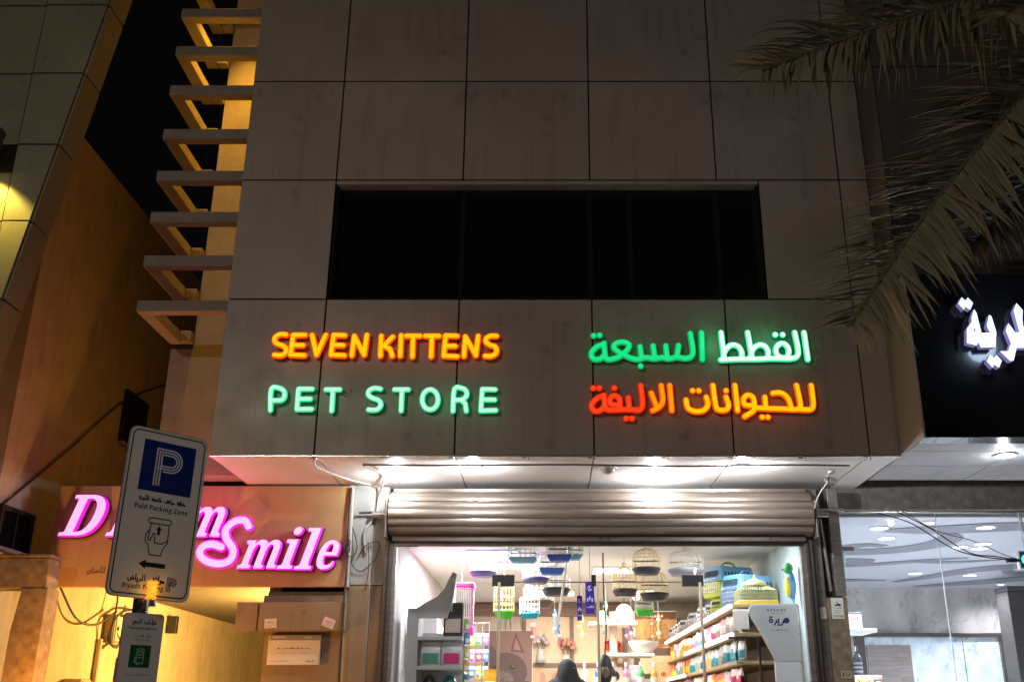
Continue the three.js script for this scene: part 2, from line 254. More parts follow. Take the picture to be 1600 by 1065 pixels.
// soffit: a narrow front strip and deep panels behind it
for (let c = 0; c < 6; c++) {
  const x0 = XS[c] + (c ? GAP * 0.8 : 0), x1 = XS[c + 1] - (c < 5 ? GAP * 0.8 : 0);
  mesh('soffit_strip', bx(x0, x1, SOF - 0.004, SOF + 0.02, -0.2, -0.024, 0.003), M.soffit, main);
  mesh('soffit_panel', bx(x0, x1, SOF + 0.001, SOF + 0.022, -1.45, -0.212, 0.003), M.soffit, main);
}
mesh('soffit_backing', bx(-2.88, 3.0, SOF + 0.024, SOF + 0.05, -1.5, -0.05), M.backing, main);
mesh('drip_edge', bx(-2.893, 3.03, SOF - 0.012, SOF - 0.002, -0.024, 0.004, 0.002), M.steel, main);
// clips along the front edge of the soffit
for (const x of [-2.02, -1.42, -0.83, -0.2, 0.37, 1.0, 1.58, 2.18, 2.74]) mesh('clip', [bx(x - 0.02, x + 0.02, SOF - 0.016, SOF - 0.005, -0.06, -0.028), bx(x + 0.035, x + 0.043, SOF - 0.03, SOF - 0.005, -0.04, -0.03)], M.steel, main);
// ground floor piers and rear structure
mesh('pier', [bx(-1.9, -1.66, 0.45, SOF, -1.6, -1.24)], M.cream, main);
mesh('pier_panel', bx(-1.86, -1.67, 2.66, 3.59, -1.24, -1.225, 0.004), mat(0.4, 0.41, 0.4, 0.5, 0, { map: dirtA }), main);
mesh('pier_panel', bx(-1.655, -1.53, 2.66, 3.59, -1.3, -1.235, 0.004), mat(0.36, 0.36, 0.34, 0.5, 0, { map: dirtA }), main);
mesh('pier_panel', bx(-1.86, -1.67, 0.45, 2.65, -1.24, -1.224, 0.004), M.tan, main);
mesh('pier_panel', bx(-1.655, -1.53, 0.45, 2.65, -1.3, -1.235, 0.004), M.tan, main);
mesh('lintel', bx(-1.66, 2.55, 3.2, SOF, -1.6, -1.42), M.backing, main);
mesh('rear_wall', bx(-1.75, 2.6, 0.45, SOF, ZB, -8.32), M.concrete, main);
// right pier: metal channel and patched board
mesh('pier', bx(2.52, 2.76, 0.45, SOF, -1.6, -1.3), M.brown, main);
mesh('pier_channel', bx(2.52, 2.6, 0.45, 3.56, -1.3, -1.2, 0.006), M.alu, main);
mesh('pier_channel', bx(2.69, 2.79, 2.55, 3.56, -1.3, -1.17, 0.006), M.alu, main);
mesh('pier_board', bx(2.6, 2.79, 0.45, 2.54, -1.3, -1.19, 0.004), mat(0.42, 0.36, 0.25, 0.6, 0, { map: stoneT }), main);
mesh('pier_brace', rod([2.6, 3.5, -1.22], [2.66, 2.6, -1.22], 0.018, 8), M.alu, main);
// ---------- ledge frames on the building's flank ----------
mesh('recess_wall', bx(-3.5, -2.9, SOF + 0.03, 10.6, -1.2, -0.93), M.concrete, main);
mesh('recess_wall', bx(-3.72, -3.5, SOF + 0.03, 4.9, -1.2, -0.93), M.concrete, main);
for (const [k, y] of [5.0, 5.45, 5.9, 6.34, 6.8, 7.3, 7.76, 8.22, 8.68, 9.14].entries()) {
  const L = mesh('ledge_frame', bx(-3.73, -2.9, y - 0.055, y + 0.055, -0.15, -0.04, 0.008), M.concrete, main);
  mesh('ledge_arm', bx(-3.73, -3.61, y - 0.054, y + 0.054, -0.92, -0.15, 0.006), M.concrete, L);
  mesh('ledge_arm', bx(-3.606, -3.5, y - 0.052, y + 0.052, -0.92, -0.82, 0.006), M.concrete, L);
}

// ---------- neighbour building beyond the palm: panel facade, black sign box, deep soffit ----------
const nb = thing('neighbour_building', 'dark brown panel building behind the palm fronds with a black sign band', 'building');
const darkPanel = mat(0.1, 0.088, 0.078, 0.5, 0, { map: dirtA });
mesh('core', bx(3.05, 9.6, 3.68, 10.6, ZB, 0.4), M.backing, nb);
mesh('side_panel', bx(3.035, 3.05, SOF + 0.03, 10.6, 0.006, 0.44), mat(0.17, 0.15, 0.13, 0.5, 0, { map: dirtA }), nb);
{ const cx = [3.05, 4.25, 5.45, 6.65, 7.85, 9.6], cy = [5.04, 6.13, 7.22, 8.31, 9.4, 10.6];
  for (let r = 0; r < 5; r++) for (let c = 0; c < 5; c++) mesh('panel', bx(cx[c] + GAP, cx[c + 1] - GAP, cy[r] + GAP, cy[r + 1] - GAP, 0.4, 0.45, 0.003), darkPanel, nb); }
const fascia = mesh('sign_fascia', bx(3.035, 9.6, SOF, 5.03, 0.4, 0.6, 0.004), mat(0.006, 0.006, 0.007, 0.22, 0, { clearcoat: 0.5 }), nb);
mesh('fascia_return', bx(3.02, 3.034, SOF, 5.03, 0.005, 0.598), mat(0.3, 0.27, 0.235, 0.5, 0, { map: dirtA }), nb);
{ const sm = mat(0.34, 0.35, 0.37, 0.6, 0, { map: dirtA, roughnessMap: roughA }); const cx = [3.04, 3.95, 5.15, 6.35, 7.55, 9.6], cz = [0.6, 0.13, -0.4, -1.0];
  for (let r = 0; r < 3; r++) for (let c = 0; c < 5; c++) mesh('soffit_panel', bx(cx[c] + GAP * 0.7, cx[c + 1] - GAP * 0.7, SOF + 0.001, SOF + 0.02, cz[r + 1] + GAP * 0.7, cz[r] - GAP * 0.7, 0.002), sm, nb);
  mesh('soffit_backing', bx(3.04, 9.6, SOF + 0.021, SOF + 0.06, -1.0, 0.39), M.backing, nb); }
mesh('recess_slab', bx(2.8, 9.6, SOF + 0.14, SOF + 0.2, -1.6, -1.0), M.concrete, nb);
mesh('recess_slab', bx(3.04, 9.6, SOF + 0.061, SOF + 0.14, -1.06, -1.0), M.concrete, nb);
mesh('header_beam', bx(2.8, 9.6, 3.4, SOF + 0.14, -1.6, -1.4, 0.006), mat(0.34, 0.31, 0.27, 0.6, 0, { map: stoneT }), nb);

// ---------- corner building across the alley: plaster flank wall, tapering panel fin ----------
const cb = thing('corner_building', 'plaster-walled corner building with a tapering panelled fin across the alley', 'building');
mesh('flank_wall', bx(-9, -5, 0, 7.35, -11, -0.62), M.plaster, cb);
mesh('front_wall', bx(-9, -4.98, 2.9, 11, -0.6, 0.32), mat(0.2, 0.185, 0.13, 0.7, 0, { map: plasterT }), cb);
{ // the fin: vertical inner edge, sloping outer edge
  const finM = mat(0.24, 0.23, 0.165, 0.55, 0, { map: dirtA }), yy = [3.2, 4.8, 5.53, 6.29, 7.04, 7.8, 8.7, 9.7], xr = (y) => -4.73 + 0.58 * (y - 3.83) / 3.93;
  mesh('fin_core', ext([[-4.97, 3.22], [Math.max(-4.955, xr(3.25)) - 0.02, 3.22], [xr(9.7) - 0.03, 9.68], [-4.97, 9.68]], 0.24, 0.3), M.backing, cb);
  for (let i = 0; i < yy.length - 1; i++) {
    const a = yy[i] + 0.009, b = yy[i + 1] - 0.009;
    mesh('fin_panel', uvm(ext([[-4.72, a], [Math.max(-4.715, xr(a) - 0.012), a], [xr(b) - 0.012, b], [-4.72, b]], 0.02, 0.585, 0.002)), finM, cb);
    mesh('fin_panel', uvm(ext([[-5.9, a], [-4.738, a], [-4.738, b], [-5.9, b]], 0.02, 0.57, 0.002)), finM, cb);
    const s = new THREE.BoxGeometry(0.02, Math.hypot(b - a, xr(b) - xr(a)), 0.3); s.rotateZ(-Math.atan2(xr(b) - xr(a), b - a)); s.translate((xr(a) + xr(b)) / 2, (a + b) / 2, 0.43);
    mesh('fin_edge', uvm(s), finM, cb);
  }
}
{ // windows of the flank wall
  for (const [z0, z1, y0, y1] of [[-3.55, -2.98, 4.5, 5.08], [-1.26, -0.72, 2.95, 3.28]]) {
    const w = mesh('window', bx(-5.0, -4.93, y0 - 0.04, y0, z0 - 0.04, z1 + 0.04, 0.008), M.concrete, cb);
    mesh('frame', [bx(-4.995, -4.95, y1, y1 + 0.04, z0 - 0.04, z1 + 0.04), bx(-4.995, -4.95, y0, y1, z0 - 0.04, z0), bx(-4.995, -4.95, y0, y1, z1, z1 + 0.04), bx(-4.995, -4.96, y0, y1, (z0 + z1) / 2 - 0.015, (z0 + z1) / 2 + 0.015)], M.mullion, w);
    mesh('pane', bx(-4.998, -4.985, y0, y1, z0, z1), M.darkGlass, w);
  }
}
// stone portal in front of the alley
const portal = thing('stone_portal', 'brown stone portal with lintel beside the yellow-lit alley wall', 'portal');
mesh('lintel', uvm(bx(-6.5, -4.46, 2.57, 2.84, -0.95, -0.72, 0.012)), M.stone, portal);
mesh('lintel_cap', uvm(bx(-6.5, -4.44, 2.842, 2.87, -0.97, -0.7, 0.008)), M.stone, portal);
mesh('column', uvm(ext([[-4.7, 0.14], [-4.44, 0.14], [-4.44, 2.568], [-4.66, 2.568], [-4.7, 2.2]], 0.22, -0.94, 0.006)), M.stone, portal);
mesh('column', uvm(bx(-6.5, -6.25, 0.14, 2.568, -0.94, -0.72)), M.stone, portal);

// ---------- the covered alley entrance under the pink sign ----------
const alley = thing('alley_entrance', 'covered alley entrance with tan cladding under the pink script sign', 'entrance');
mesh('canopy', bx(-4.97, -1.9, 2.84, 2.9, -10, -1.24), mat(0.12, 0.1, 0.08, 0.85), alley);
mesh('inner_wall', bx(-2.62, -2.5, 0.45, 2.838, -10, -1.3), M.tan, alley);
mesh('end_wall', bx(-4.99, -2.5, 0, 2.838, -10.4, -10.02), M.plaster, alley);
for (const [x0, x1] of [[-2.62, -1.9]]) mesh('cladding_panel', bx(x0, x1, 0.45, 2.6, -1.3, -1.26, 0.004), M.tan, alley);
mesh('cladding_panel', bx(-2.86, -2.66, 2.235, 2.49, -1.3, -1.11, 0.006), M.tan, alley);
mesh('cladding_panel', bx(-2.645, -1.86, 2.235, 2.49, -1.26, -1.1, 0.006), M.tan, alley);
mesh('cladding_panel', bx(-2.64, -1.9, 2.5, 2.56, -1.26, -1.2, 0.004), M.tan, alley);
const wallPipe = mesh('conduit', rod([-4.965, 2.3, -3.2], [-4.965, 0.3, -3.2], 0.03, 8), M.plaster, alley);

// ---------- lit lettering ----------
function smooth(pts) { // polyline, rounded where it bends gently
  if (pts.length < 4) return pts;
  return new THREE.CatmullRomCurve3(pts.map(([x, y]) => new THREE.Vector3(x, y, 0)), false, 'catmullrom', 0.5).getPoints((pts.length - 1) * 3).map((p) => [p.x, p.y]);
}
function bar2(a, b, r, flat) { // flat-backed rounded stroke between two points
  const g = rod([a[0], a[1], 0], [b[0], b[1], 0], r, 10); g.scale(1, 1, flat); return g;
}
function strokeGeo(letter, r, flat, z, dotR, sharp) {
  const out = [];
  for (const s of letter[0]) { const p = sharp ? s : smooth(s); p.forEach((q, i) => { out.push(new THREE.SphereGeometry(r, 10, 6).scale(1, 1, flat).translate(q[0], q[1], 0)); if (i) out.push(bar2(p[i - 1], q, r, flat)); }); }
  for (const d of letter[1]) out.push(new THREE.SphereGeometry(dotR, 14, 8).scale(1, 1, flat * 0.8).translate(d[0], d[1], 0));
  for (const g of out) g.translate(0, 0, z);
  return out;
}
function neonSign(name, label, letters, r, rim, face, sharpOf, light, dotR) {
  const t = thing(name, label, 'sign');
  const rimM = glow(...rim), faceM = glow(...face), housing = mat(0.02, 0.02, 0.02, 0.6);
  letters.forEach((L, i) => {
    const b = mesh('letter', strokeGeo(L, r, 0.8, 0.062, dotR * 1.12, sharpOf(i)), rimM, t);
    mesh('letter_face', strokeGeo(L, r * 0.66, 0.6, 0.062 + r * 0.52, dotR * 0.78, sharpOf(i)), faceM, b);
    mesh('letter_back', strokeGeo(L, r * 0.8, 0.4, 0.03, dotR * 0.9, sharpOf(i)), housing, b);
    const c = L[0][0][Math.floor(L[0][0].length / 2)];
    mesh('standoff', rod([c[0], c[1], 0], [c[0], c[1], 0.04], 0.006, 5), M.steel, b);
  });
  for (let i = 0; i < letters.length; i += 2) { const s = letters[i][0][0], e = s[s.length - 1]; mesh('feed_wire', wire([[e[0], e[1], 0.05], [e[0] + 0.03, e[1] - r - 0.012, 0.04], [e[0] + 0.075, e[1] - r * 0.6, 0.03], [e[0] + 0.09, e[1] + 0.03, 0.012]], 0.0035, 4, 16), M.paleCable, t); }
  for (const [x, y, k] of light[1]) lamp(x, y, 0.17, new THREE.Color().setRGB(...light[0]), k, 4, t);
  return t;
}
const latinSharp = (set) => (i) => set.includes(i);
neonSign('neon_sign', 'orange and yellow lit letters reading SEVEN KITTENS', KITTENS_STROKES, 0.0295, [1, 0.085, 0.0, 0.95], [1, 0.5, 0.0, 1.15], latinSharp([1, 2, 3, 4, 5, 6, 7, 8, 9, 10]), [[1, 0.2, 0.01], [[-2.0, 4.58, 0.012], [-0.9, 4.57, 0.012]]], 0.03);
neonSign('neon_sign', 'pale green lit letters reading PET STORE', STORE_STROKES, 0.0255, [0.02, 0.75, 0.28, 0.9], [0.5, 0.95, 0.78, 0.95], latinSharp([1, 2, 4, 7]), [[0.05, 1, 0.35], [[-2.1, 4.08, 0.006], [-0.9, 4.08, 0.009]]], 0.03);
neonSign('neon_sign', 'white lit Arabic word with green edges on the panel facade', ARABIC_CATS, 0.028, [0.04, 0.85, 0.36, 0.95], [0.82, 0.95, 0.9, 0.98], () => false, [[0.1, 1, 0.4], [[1.45, 4.62, 0.045], [1.95, 4.65, 0.045]]], 0.026);
neonSign('neon_sign', 'plain green lit Arabic word on the panel facade', ARABIC_SEVEN, 0.028, [0.0, 0.5, 0.14, 0.8], [0.01, 0.78, 0.24, 0.95], () => false, [[0.0, 1, 0.3], [[0.75, 4.62, 0.006]]], 0.026);
neonSign('neon_sign', 'yellow lit Arabic word with orange edges on the panel facade', ARABIC_ANIMALS, 0.029, [1, 0.09, 0.0, 0.95], [1, 0.5, 0.0, 1.15], () => false, [[1, 0.16, 0.01], [[1.35, 4.08, 0.014], [1.95, 4.08, 0.014]]], 0.026);
neonSign('neon_sign', 'two short amber lit Arabic letters beside the red word', ARABIC_PET_AMBER, 0.0275, [1, 0.07, 0.0, 0.9], [1, 0.3, 0.0, 1.05], () => false, [[1, 0.14, 0.01], [[1.0, 4.08, 0.005]]], 0.026);
neonSign('neon_sign', 'red-orange lit Arabic word on the panel facade', ARABIC_PET_RED, 0.0275, [0.75, 0.02, 0.0, 0.8], [1, 0.055, 0.008, 0.95], () => false, [[1, 0.06, 0.0], [[0.6, 4.08, 0.004]]], 0.026);

// pink script sign on the tan board
const serif = await new FontLoader().loadAsync('fonts/droid/droid_serif_bold.typeface.json');
const sans = await new FontLoader().loadAsync('fonts/droid/droid_sans_bold.typeface.json');
{
  const t = thing('pink_sign', 'tan signboard with glowing pink script letters reading Dream Smile', 'sign', [0, 0, 0]);
  mesh('board', bx(-4.69, -1.9, 2.635, 3.585, -1.24, -1.16, 0.006), mat(0.46, 0.29, 0.13, 0.6, 0, { map: dirtA }), t);
  mesh('board_edge', bx(-1.899, -1.86, 2.63, 3.59, -1.24, -1.155, 0.006), M.cream, t);
  const rim = glow(1, 0.012, 0.68, 0.95), face = glow(1, 0.5, 0.98, 1.0), back = mat(0.05, 0.01, 0.03, 0.6);
  const put = (ch, x, y, size, wx, shear) => {
    const make = (depth, bevel, z) => {
      const g = new TextGeometry(ch, { font: serif, size, depth, curveSegments: 5, bevelEnabled: true, bevelSize: bevel, bevelThickness: 0.004, bevelSegments: 1 });
      const p = g.attributes.position; for (let i = 0; i < p.count; i++) p.setX(i, p.getX(i) * wx + p.getY(i) * shear);
      g.computeVertexNormals(); return g.translate(x, y, z);
    };
    const b = mesh('letter', make(0.05, 0.006, -1.11), rim, t);
    mesh('letter_face', make(0.008, -0.007, -1.055), face, b);
    mesh('letter_back', make(0.03, 0.012, -1.155), back, b);
  };
  put('D', -4.6, 3.09, 0.385, 0.92, 0.3);
  put('r', -4.15, 3.088, 0.385, 0.9, 0.3); put('e', -3.92, 3.086, 0.385, 0.9, 0.3); put('a', -3.66, 3.086, 0.385, 0.9, 0.3); put('m', -3.45, 3.084, 0.36, 0.78, 0.3);
  put('m', -2.885, 2.79, 0.34, 0.8, 0.3); put('i', -2.515, 2.785, 0.36, 0.86, 0.3); put('l', -2.355, 2.78, 0.36, 0.95, 0.3); put('e', -2.185, 2.785, 0.34, 0.76, 0.3);
  const s = mesh('letter', strokeGeo(SCRIPT_S[0], 0.048, 0.7, -1.085, 0.03, false), rim, t);
  mesh('letter_face', strokeGeo(SCRIPT_S[0], 0.033, 0.6, -1.066, 0.03, false), face, s);
  // raised brown Arabic line under the D
  const tx = canvas(512, 96, (g) => { g.fillStyle = '#000'; g.fillRect(0, 0, 512, 96); arabic(g, 'أحلام للأسنان', 505, 62, 20, 8, '#fff'); });
  tx.colorSpace = THREE.NoColorSpace;
  const am = mat(0.16, 0.08, 0.035, 0.7, 0, { alphaMap: tx, alphaTest: 0.5 });
  mesh('lettering', print(0.62, 0.116).translate(-4.3, 2.78, -1.156), am, t);
  lamp(-3.2, 3.34, -0.72, new THREE.Color().setRGB(1, 0.02, 0.26), 0.55, 5, t);
  lamp(-2.5, 3.0, -0.86, new THREE.Color().setRGB(1, 0.05, 0.55), 0.05, 5, t);
}
// white block letters on the black sign band
{
  const t = thing('white_letter_sign', 'white glowing Arabic block letters on the black sign band', 'sign');
  const side = glow(0.36, 0.33, 0.75, 0.4), face = glow(0.85, 0.86, 0.88, 0.95), halo = mat(0.55, 0.6, 0.66, 0.25, 0, { transmission: 0.6, thickness: 0 });
  const dots = (dx, dy) => [[3.415, 4.722], [3.451, 4.778], [3.477, 4.748], [3.502, 4.776], [3.539, 4.726], [3.507, 4.666], [3.471, 4.694], [3.455, 4.666]].map(([x, y]) => [x + dx, y + dy]);
  const A = [[3.436, 4.373], [3.455, 4.499], [3.503, 4.559], [3.509, 4.602], [3.539, 4.67], [3.554, 4.636], [3.568, 4.461], [3.643, 4.461], [3.623, 4.525], [3.655, 4.619], [3.673, 4.606], [3.691, 4.465], [3.664, 4.339], [3.545, 4.335], [3.532, 4.381], [3.512, 4.352]];
  const hole = [[3.519, 4.508], [3.501, 4.478], [3.526, 4.474]];
  const Bq = [[3.698, 4.301], [3.764, 4.301], [3.799, 4.373], [3.773, 4.482], [3.803, 4.546], [3.846, 4.465], [3.885, 4.465], [3.865, 4.662], [3.899, 4.724], [3.941, 4.662], [3.925, 4.584], [3.92, 4.508], [3.963, 4.55], [4.036, 4.559], [4.081, 4.499], [4.053, 4.331], [3.836, 4.331], [3.795, 4.222], [3.767, 4.218]];
  for (const [pts, holes] of [[dots(0, 0), []], [A, [hole]], [Bq, []], [dots(0.16, -0.506), []]]) {
    const b = mesh('letter', ext(pts, 0.055, 0.63, 0, holes), side, t);
    mesh('letter_face', ext(pts, 0.006, 0.686, 0, holes), face, b);
  }
  lamp(3.75, 4.48, 0.95, new THREE.Color().setRGB(0.55, 0.72, 1), 0.7, 6, t);
}

// ---------- lamps of the street and the facade ----------
function downlight(name, label, x, z, y, lit, color, power, group, bulge = 0.75) {
  const t = thing(name, label, 'ceiling light', [x, y, z], 0, group);
  mesh('trim', new THREE.LatheGeometry([[0.062, 0.0], [0.085, 0.0], [0.088, -0.006], [0.084, -0.012], [0.064, -0.01], [0.062, 0.0]].map((p) => new THREE.Vector2(...p)), 28), lit ? M.white : mat(0.5, 0.48, 0.45, 0.5), t);
  mesh('lamp_lens', new THREE.SphereGeometry(0.063, 24, 8, 0, Math.PI * 2, Math.PI / 2, Math.PI / 2).scale(1, bulge, 1).translate(0, -0.006, 0), lit ? glow(...color, 5) : mat(0.25, 0.23, 0.2, 0.4), t);
  if (lit) lamp(0, -0.03 - 0.06 * bulge, 0, new THREE.Color().setRGB(...color), power, 1.5, t);
  return t;
}
const cool = [0.93, 0.95, 1], warm = [1, 0.72, 0.38];
downlight('downlight', 'lit round downlight in the white soffit near the pink-tinted corner', -1.417, -0.8, SOF - 0.002, true, cool, 2.4);
downlight('downlight', 'lit round downlight beside the warm patch at the soffit edge', -0.669, -0.41, SOF - 0.002, true, cool, 4.4, undefined, 0.3);
downlight('downlight', 'unlit recessed downlight in the white soffit', 0.548, -0.48, SOF - 0.002, false, cool, 0);
downlight('downlight', 'lit round downlight close above the roller shutter middle', 1.024, -0.85, SOF - 0.002, true, cool, 3.8);
downlight('downlight', 'lit round downlight in the soffit next to the security camera', 1.741, -0.38, SOF - 0.002, true, cool, 5, undefined, 0.3);
downlight('downlight', 'lit round downlight in the grey soffit under the black sign', 3.912, 0.03, SOF - 0.002, true, [0.85, 0.92, 1], 1.1, undefined, 0.25);

function streetLamp(label, x, z, h, color, power, group) {
  const t = thing('street_lamp', label, 'street lamp', [x, 0, z], 0, group);
  mesh('pole', new THREE.CylinderGeometry(0.05, 0.09, h, 12).translate(0, h / 2, 0), M.alu, t);
  mesh('arm', rod([0, h - 0.05, 0], [0, h + 0.15, -1.1], 0.035, 8), M.alu, t);
  const hd = mesh('lamp_head', bx(-0.16, 0.16, h + 0.12, h + 0.2, -1.75, -1.05, 0.03), M.alu, t);
  mesh('lamp_lens', bx(-0.13, 0.13, h + 0.1, h + 0.118, -1.7, -1.1), glow(...color, 10), hd);
  const l = new THREE.SpotLight(new THREE.Color().setRGB(...color), power, 0, 1.35, 0.5, 2); l.position.set(0, h + 0.08, -1.4); l.target.position.set(0, h - 4, -5); l.castShadow = true; l.shadow.radius = 8; t.add(l, l.target);
  return t;
}
streetLamp('tall street lamp behind the road facing the panel building', -6, 15.5, 7, [1, 0.84, 0.7], 148);
// wall washer low on the corner building: orange light up the flank wall and the sign
{
  const t = thing('wall_washer_lamp', 'small orange floodlight on a bracket below the pink script sign', 'floodlight', [-3.9, 1.3, -0.2]);
  mesh('housing', bx(-0.1, 0.1, -0.08, 0.04, -0.08, 0.08, 0.02), M.black, t);
  mesh('lamp_lens', bx(-0.08, 0.08, 0.041, 0.05, -0.06, 0.06), glow(1, 0.45, 0.06, 6), t);
  mesh('bracket', bx(-0.03, 0.03, -0.9, -0.08, -0.03, 0.03), M.black, t);
  lamp(0, 0.12, 0, new THREE.Color().setRGB(1, 0.4, 0.04), 12.5, 3, t);
}
{ // lamp under the alley canopy
  const t = thing('alley_lamp', 'yellow wall lamp on the inner alley wall behind the tan cladding', 'lamp', [-2.74, 2.3, -4.1]);
  mesh('housing', bx(0.05, 0.12, -0.08, 0.08, -0.08, 0.08, 0.02), M.black, t);
  mesh('lamp_bulb', sph(0.05, 0, -0.01, 0), glow(1, 0.6, 0.1, 6), t);
  lamp(0, -0.01, 0, new THREE.Color().setRGB(1, 0.58, 0.14), 76, 2.4, t);
}
{ // small orange lamp on the building's alley flank
  const t = thing('flank_lamp', 'small orange wall lamp on the alley flank of the panel building', 'wall lamp', [-3.02, 4.3, -1.9]);
  mesh('housing', bx(0.0, 0.12, -0.07, 0.07, -0.06, 0.06, 0.02), M.black, t);
  mesh('lamp_bulb', sph(0.05, -0.06, 0, 0), glow(1, 0.42, 0.05, 4), t);
  lamp(-0.06, 0, 0, new THREE.Color().setRGB(1, 0.42, 0.06), 1.15, 4, t);
}
{ // amber lamp between the upper ledge frames
  const t = thing('ledge_lamp', 'amber lamp fixed above the upper ledge frames of the building flank', 'lamp', [-3.25, 9.45, -0.5]);
  mesh('housing', cyl(0.07, 0.09, 0.06, 0, 0.07, 0, 16), M.black, t);
  mesh('lamp_bulb', sph(0.05, 0, 0, 0), glow(1, 0.55, 0.04, 6), t);
  const l = new THREE.SpotLight(new THREE.Color().setRGB(1, 0.48, 0.03), 85, 0, 0.42, 0.5, 2); l.shadow.radius = 2.4; l.castShadow = true; l.position.set(0, -0.06, 0); l.target.position.set(0.05, -4, 0.05); t.add(l, l.target);
}
{ // sconce on the corner building: open downwards, closed above
  const t = thing('wall_sconce', 'yellow wall sconce shining down the tapering panelled fin', 'wall lamp', [-4.88, 6.02, 0.82]);
  mesh('lamp_shade', new THREE.CylinderGeometry(0.13, 0.13, 0.26, 28, 1, true).translate(0, 0.14, 0), M.brown, t);
  mesh('lamp_cap', cyl(0.14, 0.14, 0.02, 0, 0.27, 0, 28), M.brown, t);
  mesh('bracket', bx(-0.03, 0.03, 0.08, 0.14, -0.2, -0.13), M.brown, t);
  mesh('lamp_bulb', sph(0.045, 0, 0.05, 0), glow(1, 0.75, 0.12, 6), t);
  const l = new THREE.SpotLight(new THREE.Color().setRGB(1, 0.7, 0.1), 8, 0, 1.08, 0.2, 2); l.shadow.radius = 2.2; l.castShadow = true; l.position.set(0, 0, 0); l.target.position.set(-0.35, -2, -0.3); t.add(l, l.target);
}

// ---------- roller shutter ----------
{
  const t = thing('roller_shutter', 'rolled-up metal roller shutter above the pet shop glass front', 'shutter', [0, 0, 0]);
  const cy = 3.305, cz = -1.16, R = 0.2, x0 = -1.49, x1 = 2.5, n = 9;
  for (let i = 0; i < n; i++) { // each slat is a shallow curved blade wound round the drum
    const a0 = (100 - i * 24) * Math.PI / 180, a1 = a0 - 23 * Math.PI / 180, pts = [];
    const rad = R + (i % 2 ? -0.004 : 0.004);
    for (let k = 0; k <= 6; k++) { const a = a0 + (a1 - a0) * k / 6, b = rad + 0.016 * Math.sin(Math.PI * k / 6); pts.push([Math.cos(a) * b, Math.sin(a) * b]); }
    for (let k = 6; k >= 0; k--) { const a = a0 + (a1 - a0) * k / 6, b = rad - 0.012; pts.push([Math.cos(a) * b, Math.sin(a) * b]); }
    const g = new THREE.ExtrudeGeometry(shapeOf(pts), { depth: x1 - x0 + rr(-0.012, 0.012), bevelEnabled: false });
    g.rotateY(Math.PI / 2); g.scale(1, 1, -1); // shape x becomes world +z
    g.translate(x0, cy, cz);
    const q = g.index ? g.toNonIndexed() : g, p = q.attributes.position; for (let k = 0; k < p.count; k += 3) for (const c of ['X', 'Y', 'Z']) { const s = p['get' + c](k + 1); p['set' + c](k + 1, p['get' + c](k + 2)); p['set' + c](k + 2, s); }
    q.computeVertexNormals();
    mesh('slat', uvm(q), M.shutter, t);
  }
  mesh('drum', rod([x0 - 0.18, cy + 0.0, cz], [x1 + 0.18, cy, cz], 0.03, 12), M.steel, t);
  for (const [a, b] of [[x0 - 0.035, x0 - 0.012], [x1 + 0.012, x1 + 0.035]]) mesh('end_bracket', bx(a, b, 3.06, 3.42, -1.35, -0.98, 0.01), M.brown, t);
  mesh('head_flange', bx(x0 + 0.02, x1 - 0.02, 3.515, 3.55, -1.32, -1.12, 0.004), M.shutter, t);
  mesh('bottom_rail', bx(-1.46, 2.44, 3.045, 3.1, -1.2, -1.1, 0.006), M.brown, t);
  for (const x of [0.5, 0.58, 2.1]) mesh('rail_bolt', sph(0.011, x, 3.07, -1.098, 1, 1, 0.6, 8), M.black, t);
  for (const [a, b] of [[-1.53, -1.455], [2.425, 2.5]]) { const g = mesh('guide_rail', bx(a, b, 0.45, 3.06, -1.24, -1.13, 0.006), M.brown, t); mesh('guide_slot', bx((a + b) / 2 - 0.008, (a + b) / 2 + 0.008, 0.46, 3.05, -1.14, -1.127), M.black, g); }
}
// ---------- glass front ----------
{
  const t = thing('glass_shopfront', 'frameless glass shopfront with steel door rails and dark clamps', 'shopfront');
  const z = -1.19, top = 3.04, mid = 2.69;
  mesh('frame', [bx(-1.455, -1.42, 0.45, top, z - 0.03, z + 0.03), bx(2.39, 2.425, 0.45, top, z - 0.03, z + 0.03), bx(-1.42, 2.39, top - 0.03, top + 0.004, z - 0.03, z + 0.03)], M.alu, t);
  for (const [a, b, c, d] of [[-1.42, 1.385, mid + 0.006, top - 0.03], [-1.42, -0.436, 0.47, mid], [1.395, 2.39, 0.47, top - 0.03]]) mesh('pane', bx(a, b, c, d, z - 0.005, z + 0.005), M.glass, t);
  for (const [a, b] of [[-0.43, 0.43], [0.438, 1.385]]) {
    const d = mesh('door', bx(a, b, 0.47, mid - 0.006, z - 0.005, z + 0.005), M.glass, t);
    mesh('door_rail', bx(a + 0.002, b - 0.002, mid - 0.016, mid - 0.006, z - 0.008, z + 0.009), M.steel, d);
  }
  for (const x of [-0.447, 0.47, 1.42]) mesh('pull_bar', rod([x, 0.7, z + 0.06], [x, mid - 0.02, z + 0.06], 0.014, 10), M.pull, t);
  for (const [x, w] of [[-0.41, 0.105], [0.434, 0.022], [1.36, 0.1]]) mesh('clamp', bx(x - w, x + w, mid - 0.05, mid + 0.055, z - 0.02, z + 0.025, 0.006), M.black, t);
  mesh('corner_clip', bx(-1.42, -1.22, 3.0, 3.03, z + 0.006, z + 0.022, 0.004), M.chrome, t);
}
